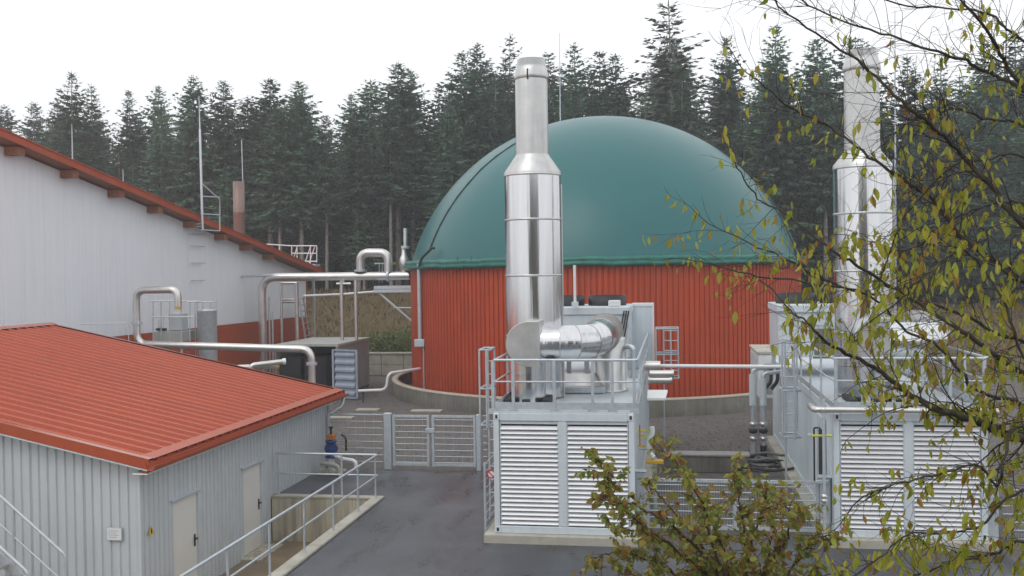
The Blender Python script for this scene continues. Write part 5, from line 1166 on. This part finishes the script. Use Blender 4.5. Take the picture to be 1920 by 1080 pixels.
# gravel stones on the yard
mb = MB()
for k in range(9000):
    x = rnd.uniform(-20, 26); y = rnd.uniform(20.2, 50) if x > 6 or x < -4 else rnd.uniform(26, 36)
    if (x - TC.x) ** 2 + (y - TC.y) ** 2 < 92 or (X1 - 0.3 < x < X1 + 3.1 and y < 31) or (X2 - 0.3 < x < X2 + 3.1 and y < 32) or (x < -3.6 and y < 26.1): continue
    s_ = rnd.uniform(0.015, 0.05); a = rnd.uniform(0, 3)
    c = Vector((x, y, 0)); mb.add([c + Vector((math.cos(a + j * 1.57) * s_ * rnd.uniform(0.7, 1.3), math.sin(a + j * 1.57) * s_, -0.005)) for j in range(4)] + [c + Vector((0, 0, s_ * 0.9))], [(0, 1, 4), (1, 2, 4), (2, 3, 4), (3, 0, 4)])
tag(mb.build('gravel_stones', 'gravel'), 'loose grey gravel scattered over the yard', 'gravel', kind='stuff')
# ================================================================ FOREGROUND TREES
def leaf_mesh(name, material, L, W, fold, seed):
    r = random.Random(seed); v = []; f = []
    prof_ = ((0, 0.04), (0.18, 0.34), (0.42, 0.5), (0.7, 0.36), (1.0, 0.0)); cl = r.uniform(-0.3, 0.9); tw_ = r.uniform(-0.5, 0.5)
    for t, w_ in prof_:
        zc = -cl * t * t * L * 0.5
        ct, st2 = math.cos(tw_ * t), math.sin(tw_ * t); fy = fold * w_ * W
        v += [(-w_ * W * ct - fy * st2, fy * ct - w_ * W * st2 + zc, -t * L), (0, zc, -t * L), (w_ * W * ct - fy * st2, fy * ct + w_ * W * st2 + zc, -t * L)]
    for i in range(4): f += [(3 * i, 3 * i + 1, 3 * i + 4, 3 * i + 3), (3 * i + 1, 3 * i + 2, 3 * i + 5, 3 * i + 4)]
    me = bpy.data.meshes.new(name); me.from_pydata(v, [], f); me.materials.append(MATS[material]); me.update(); return me
class Leafy:
    def __init__(s, root, leafmat_, twigmat, variants, seed):
        s.root = root; s.r = random.Random(seed); s.tw = MB(); s.leaves = []; s.var = variants; s.lm = leafmat_; s.tm = twigmat
    def leaf(s, p, hang=0.75, sc=1.0):
        r = s.r
        d = (Vector((0, 0, -1)) * hang + Vector((r.gauss(0, 1), r.gauss(0, 1), r.gauss(0, 0.5))) * (1 - hang)).normalized()
        q = (-d).to_track_quat('Z', 'Y'); m_ = q.to_matrix().to_4x4() @ Matrix.Rotation(r.uniform(0, 6.28), 4, 'Z')
        m_ = m_ @ Matrix.Scale(sc * r.uniform(0.5, 1.25), 4); m_.translation = p; s.leaves.append((m_, r.randrange(len(s.var))))
    def twig(s, p, d, L, rad, prob, depth, hang, curl=0.25, sc=1.0, grav=0.0):
        r = s.r; n = max(3, int(L / 0.055)); pts = [p]; dd = d.normalized(); k_ = Vector((r.gauss(0, 1), r.gauss(0, 1), r.gauss(0, 1))) * curl
        for i in range(n):
            dd = (dd + k_ * (1 / n) + Vector((r.gauss(0, 1), r.gauss(0, 1), r.gauss(0, 1))) * 0.11 + Vector((0, 0, grav / n))).normalized(); pts.append(pts[-1] + dd * L / n)
        s.tw.tube(pts, [lerp(rad, rad * 0.35, i / n) for i in range(n + 1)], 4, cap=False)
        for i in range(1, n + 1):
            if r.random() < prob:
                for _ in range(1 + (r.random() < 0.4)):
                    st = pts[i] + Vector((r.gauss(0, 1), r.gauss(0, 1), r.gauss(0, 1))) * 0.006; s.leaf(st + Vector((0, 0, -0.008)), hang, sc)
            if depth and r.random() < 0.32:
                a = (dd + Vector((r.gauss(0, 1), r.gauss(0, 1), r.gauss(0, 1))) * 0.75).normalized(); s.twig(pts[i], a, L * r.uniform(0.3, 0.6), rad * 0.6, prob, depth - 1, hang, curl, sc, grav)
    def finish(s):
        tw = s.tw.build('twigs', s.tm, s.root); tw['kind'] = 'stuff'
        inv = Matrix.Translation(-ORG[s.root.name])
        order = sorted(s.leaves, key=lambda l_: (l_[0].translation - CAM).length / l_[0].to_scale().x)
        inframe = lambda p: abs((p - CAM).dot(RGT) / (p - CAM).dot(FWD)) < 960 / F and abs((p - CAM).dot(UPV) / (p - CAM).dot(FWD)) < 540 / F
        vis = [l_ for l_ in order if inframe(l_[0].translation)]; rest = [l_ for l_ in order if not inframe(l_[0].translation)]
        for m_, k in vis[:300]:
            o = bpy.data.objects.new('leaf', s.var[k]); COL.objects.link(o); o.parent = s.root; o.matrix_local = inv @ m_
        mb = MB()
        for m_, k in vis[300:] + rest:
            me = s.var[k]; mb.add([m_ @ v.co for v in me.vertices], [tuple(p.vertices) for p in me.polygons], False)
        if mb.v: mb.build('foliage', s.lm, s.root)['kind'] = 'stuff'
        return len(s.leaves), len(vis)
TX, TY = 3.95, 7.3
ot = thing('overhanging_tree', (TX, TY, 0), 'autumn tree with hanging yellow-green leaves on mossy dark branches', 'tree')
LY = Leafy(ot, 'leaf_yellow', 'twig', [leaf_mesh('leaf', 'leaf_yellow', L, W, f_, i) for i, (L, W, f_) in enumerate(((0.074, 0.036, 0.5), (0.086, 0.038, 0.25), (0.062, 0.033, 0.9), (0.08, 0.028, 1.3), (0.07, 0.03, 0.2)))], 5)
tp_ = [Vector((TX + 0.05 * math.sin(k * 0.9) * (k > 0), TY + 0.04 * math.cos(k * 1.3) * (k > 0), -0.1 + k * 0.6)) + Vector((rnd.gauss(0, 1), rnd.gauss(0, 1), 0)) * 0.012 for k in range(17)]
MB().tube(tp_, [lerp(0.19, 0.035, (k / 16) ** 0.85) * (1.25 if k == 0 else 1 + 0.05 * math.sin(k * 2.1)) for k in range(17)], 12).build('trunk', 'bark', ot)
LIMBS = [  # pixel path from the trunk outwards, depth at start and end, radius at start, leafiness
    ([(2120, 860), (1920, 822), (1850, 796), (1760, 768), (1700, 735), (1640, 690), (1560, 650), (1520, 612), (1478, 578)], 7.2, 6.6, 0.052, 0.55),
    ([(2120, 745), (1920, 700), (1830, 640), (1760, 592), (1690, 548), (1620, 506), (1560, 468), (1470, 400), (1420, 372), (1378, 305)], 7.3, 7.9, 0.046, 0.42),
    ([(2120, 610), (1920, 530), (1880, 500), (1800, 440), (1745, 372), (1700, 340), (1630, 293), (1560, 240), (1480, 200), (1420, 150)], 7.2, 7.4, 0.046, 0.25),
    ([(2120, 560), (1920, 420), (1850, 340), (1800, 288), (1750, 240), (1690, 190), (1620, 122), (1530, 62), (1440, -5)], 7.1, 6.4, 0.05, 0.10),
    ([(2150, 330), (1920, 168), (1870, 145), (1820, 118), (1760, 97), (1650, 62), (1545, 25), (1470, -20)], 7.4, 7.0, 0.034, 0.08),
    ([(2150, 420), (1920, 165), (1880, 110), (1850, 55), (1790, -10), (1740, -60)], 7.3, 6.7, 0.04, 0.12),
    ([(2130, 700), (1920, 640), (1860, 620), (1780, 580), (1700, 560), (1600, 545), (1500, 500), (1440, 470), (1330, 420)], 7.6, 8.3, 0.034, 0.5),
    ([(2120, 860), (1920, 760), (1830, 730), (1760, 650), (1700, 620), (1640, 560), (1580, 540), (1440, 520), (1350, 500)], 7.4, 7.0, 0.03, 0.6),
    ([(2120, 930), (1920, 800), (1880, 880), (1870, 910), (1830, 870), (1760, 890), (1690, 905), (1620, 930)], 7.0, 6.4, 0.026, 0.55),
    ([(2120, 960), (1920, 920), (1840, 985), (1770, 998), (1700, 1003), (1650, 1045)], 6.9, 6.4, 0.024, 0.9),
    ([(2120, 1010), (1940, 1010), (1860, 1040), (1790, 1055), (1700, 1085)], 6.9, 6.5, 0.024, 1.0),
    ([(2120, 520), (1930, 390), (1880, 380), (1810, 400), (1760, 430), (1700, 470), (1640, 455)], 7.5, 7.9, 0.026, 0.6),
    ([(2120, 500), (1930, 300), (1850, 300), (1790, 310), (1700, 400), (1670, 470)], 7.2, 6.9, 0.022, 0.5),
    ([(2150, 400), (1930, 240), (1850, 225), (1800, 205), (1740, 215), (1690, 240)], 7.2, 6.9, 0.022, 0.12),
    ([(2150, 260), (1940, 90), (1880, 50), (1840, 20), (1700, 10), (1600, -20)], 7.5, 7.2, 0.024, 0.06),
    ([(2120, 760), (1940, 690), (1880, 560), (1840, 500), (1800, 470), (1730, 520), (1690, 560)], 6.9, 6.3, 0.022, 0.75)]
for li, (path, ya, yb, r0, prob) in enumerate(LIMBS):
    pts = [P(px, py, lerp(ya, yb, (i + 1) / len(path)) + 0.12 * math.sin(i * 1.7 + li)) for i, (px, py) in enumerate(path)]
    root_ = Vector((TX, TY, min(8.8, max(1.6, pts[0].z + (pts[0].z - pts[1].z) * 1.2)))); pts = [root_] + pts
    fine = []                                        # Catmull-Rom through the traced points, with small kinks
    for i in range(len(pts) - 1):
        p0, p1, p2, p3 = pts[max(i - 1, 0)], pts[i], pts[i + 1], pts[min(i + 2, len(pts) - 1)]
        for k in range(6):
            t = k / 6; fine.append(0.5 * ((2 * p1) + (p2 - p0) * t + (2 * p0 - 5 * p1 + 4 * p2 - p3) * t * t + (3 * p1 - p0 - 3 * p2 + p3) * t ** 3) + Vector((rnd.gauss(0, 1), rnd.gauss(0, 1), rnd.gauss(0, 1))) * 0.006)
    fine.append(pts[-1]); n = len(fine)
    r0 *= 0.8 if li == 0 else 0.56
    rad = [lerp(r0, 0.0045, (i / (n - 1)) ** 0.75) for i in range(n)]
    MB().tube(fine, rad, 8).build('branch', 'bark', ot)
    for i in range(8, n - 1):
        d = (fine[min(i + 1, n - 1)] - fine[i]).normalized()
        for _ in range(2):
            if rnd.random() < (0.52 if prob > 0.3 else 0.72):
                side_ = Vector((rnd.gauss(0, 1), rnd.gauss(0, 1.0), rnd.gauss(0, 0.9)))
                up_ = 0.25 if prob < 0.3 else -0.1
                dd = (d * 0.7 + side_ * 0.5 + Vector((0, 0, up_))).normalized()
                pr = prob * rnd.choice((0.1, 0.5, 1.0, 1.7)) * 0.95 * (1.25 - 0.8 * i / n)
                LY.twig(fine[i], dd, rnd.uniform(0.18, 0.6), max(0.0028, rad[i] * 0.28), pr, 1, 0.8, 0.5, grav=-0.1)
    LY.twig(fine[-1], (fine[-1] - fine[-3]), 0.5, 0.005, prob * 0.7, 1, 0.8, 0.3)
print('tree leaves', LY.finish())
# shrub-like small tree below
SX, SY = 1.15, 10.6
sh = thing('small_tree', (SX, SY, 0), 'bushy small tree with olive and reddish leaves in front of the wire gate', 'tree')
LS = Leafy(sh, 'leaf_shrub', 'shrub_twig', [leaf_mesh('leaf', 'leaf_shrub', L, W, f_, 20 + i) for i, (L, W, f_) in enumerate(((0.078, 0.054, 0.45), (0.088, 0.053, 0.3), (0.072, 0.05, 0.7)))], 9)
MB().tube([(SX, SY, -0.1), (SX + 0.03, SY, 0.8), (SX, SY + 0.02, 1.5)], [0.09, 0.07, 0.06], 10).build('trunk', 'bark', sh)
STEMS = [([(1385, 1190), (1372, 1080), (1340, 985), (1300, 905), (1262, 862), (1240, 843)], 10.5, 10.3), ([(1370, 1200), (1330, 1080), (1240, 1010), (1180, 965), (1150, 925), (1122, 862)], 10.4, 9.9),
         ([(1360, 1200), (1300, 1100), (1220, 1050), (1160, 1030), (1105, 1048)], 10.4, 10.0), ([(1390, 1190), (1400, 1080), (1395, 1000), (1385, 930), (1375, 890)], 10.7, 10.9),
         ([(1400, 1190), (1430, 1090), (1450, 1000), (1440, 940), (1400, 905)], 10.7, 11.1), ([(1410, 1190), (1460, 1100), (1500, 1040), (1530, 1010), (1555, 1000)], 10.6, 10.8),
         ([(1370, 1180), (1340, 1060), (1260, 985), (1190, 945), (1130, 938)], 10.3, 9.8), ([(1380, 1180), (1350, 1070), (1300, 1000), (1240, 935), (1215, 900)], 10.8, 11.1),
         ([(1405, 1190), (1420, 1090), (1470, 1020), (1490, 975), (1460, 930)], 10.5, 10.3), ([(1370, 1190), (1310, 1110), (1230, 1085), (1170, 1078)], 10.3, 9.9), ([(1400, 1200), (1440, 1120), (1510, 1080), (1570, 1075)], 10.4, 10.1),
         ([(1385, 1190), (1365, 1090), (1330, 1010), (1320, 950), (1290, 900)], 10.2, 9.8), ([(1375, 1190), (1330, 1090), (1270, 1030), (1210, 1000), (1150, 985)], 10.8, 11.2), ([(1390, 1180), (1400, 1060), (1420, 980), (1450, 935)], 10.3, 10.0)]
for si, (path, ya, yb) in enumerate(STEMS):
    pts = [Vector((SX, SY, 1.45))] + [P(px, py, lerp(ya, yb, i / (len(path) - 1))) for i, (px, py) in enumerate(path)]
    fine = []
    for i in range(len(pts) - 1):
        for k in range(7): fine.append(lerp(pts[i], pts[i + 1], k / 7) + Vector((rnd.gauss(0, 1), rnd.gauss(0, 1), rnd.gauss(0, 1))) * 0.008)
    fine.append(pts[-1]); n = len(fine); rad = [lerp(0.026, 0.005, i / (n - 1)) for i in range(n)]
    MB().tube(fine, rad, 6).build('branch', 'shrub_twig', sh)
    for i in range(7, n):
        d = (fine[i] - fine[i - 1]).normalized(); s_ = i / n
        for _ in range(2):
            if rnd.random() < 0.85 * (1.12 - 0.55 * s_):
                dd = (d * 0.5 + Vector((rnd.gauss(0, 1), rnd.gauss(0, 1), rnd.gauss(0, 0.7))) * 0.6 + Vector((0, 0, 0.15))).normalized()
                LS.twig(fine[i], dd, rnd.uniform(0.10, 0.34) * (1.25 - 0.5 * s_), 0.005, 0.9, 1, 0.45, 0.3)
        if rnd.random() < 0.55: LS.leaf(fine[i], 0.45)
print('shrub leaves', LS.finish())
# ================================================================ HAZE
hz_ = MB().box((-262, -72, -2.2), (262, 312, 36)).build('haze', 'dark'); tag(hz_, 'thin pale mist in the air', 'haze', kind='stuff')
hm = bpy.data.materials.new('haze'); hm.use_nodes = True; n_ = hm.node_tree; n_.nodes.remove(n_.nodes['Principled BSDF'])
pv = n_.nodes.new('ShaderNodeVolumePrincipled'); pv.inputs['Color'].default_value = (0.93, 0.96, 1.0, 1); pv.inputs['Density'].default_value = 0.0014; pv.inputs['Anisotropy'].default_value = 0.2
n_.links.new(pv.outputs[0], n_.nodes['Material Output'].inputs['Volume']); hz_.data.materials.clear(); hz_.data.materials.append(hm)
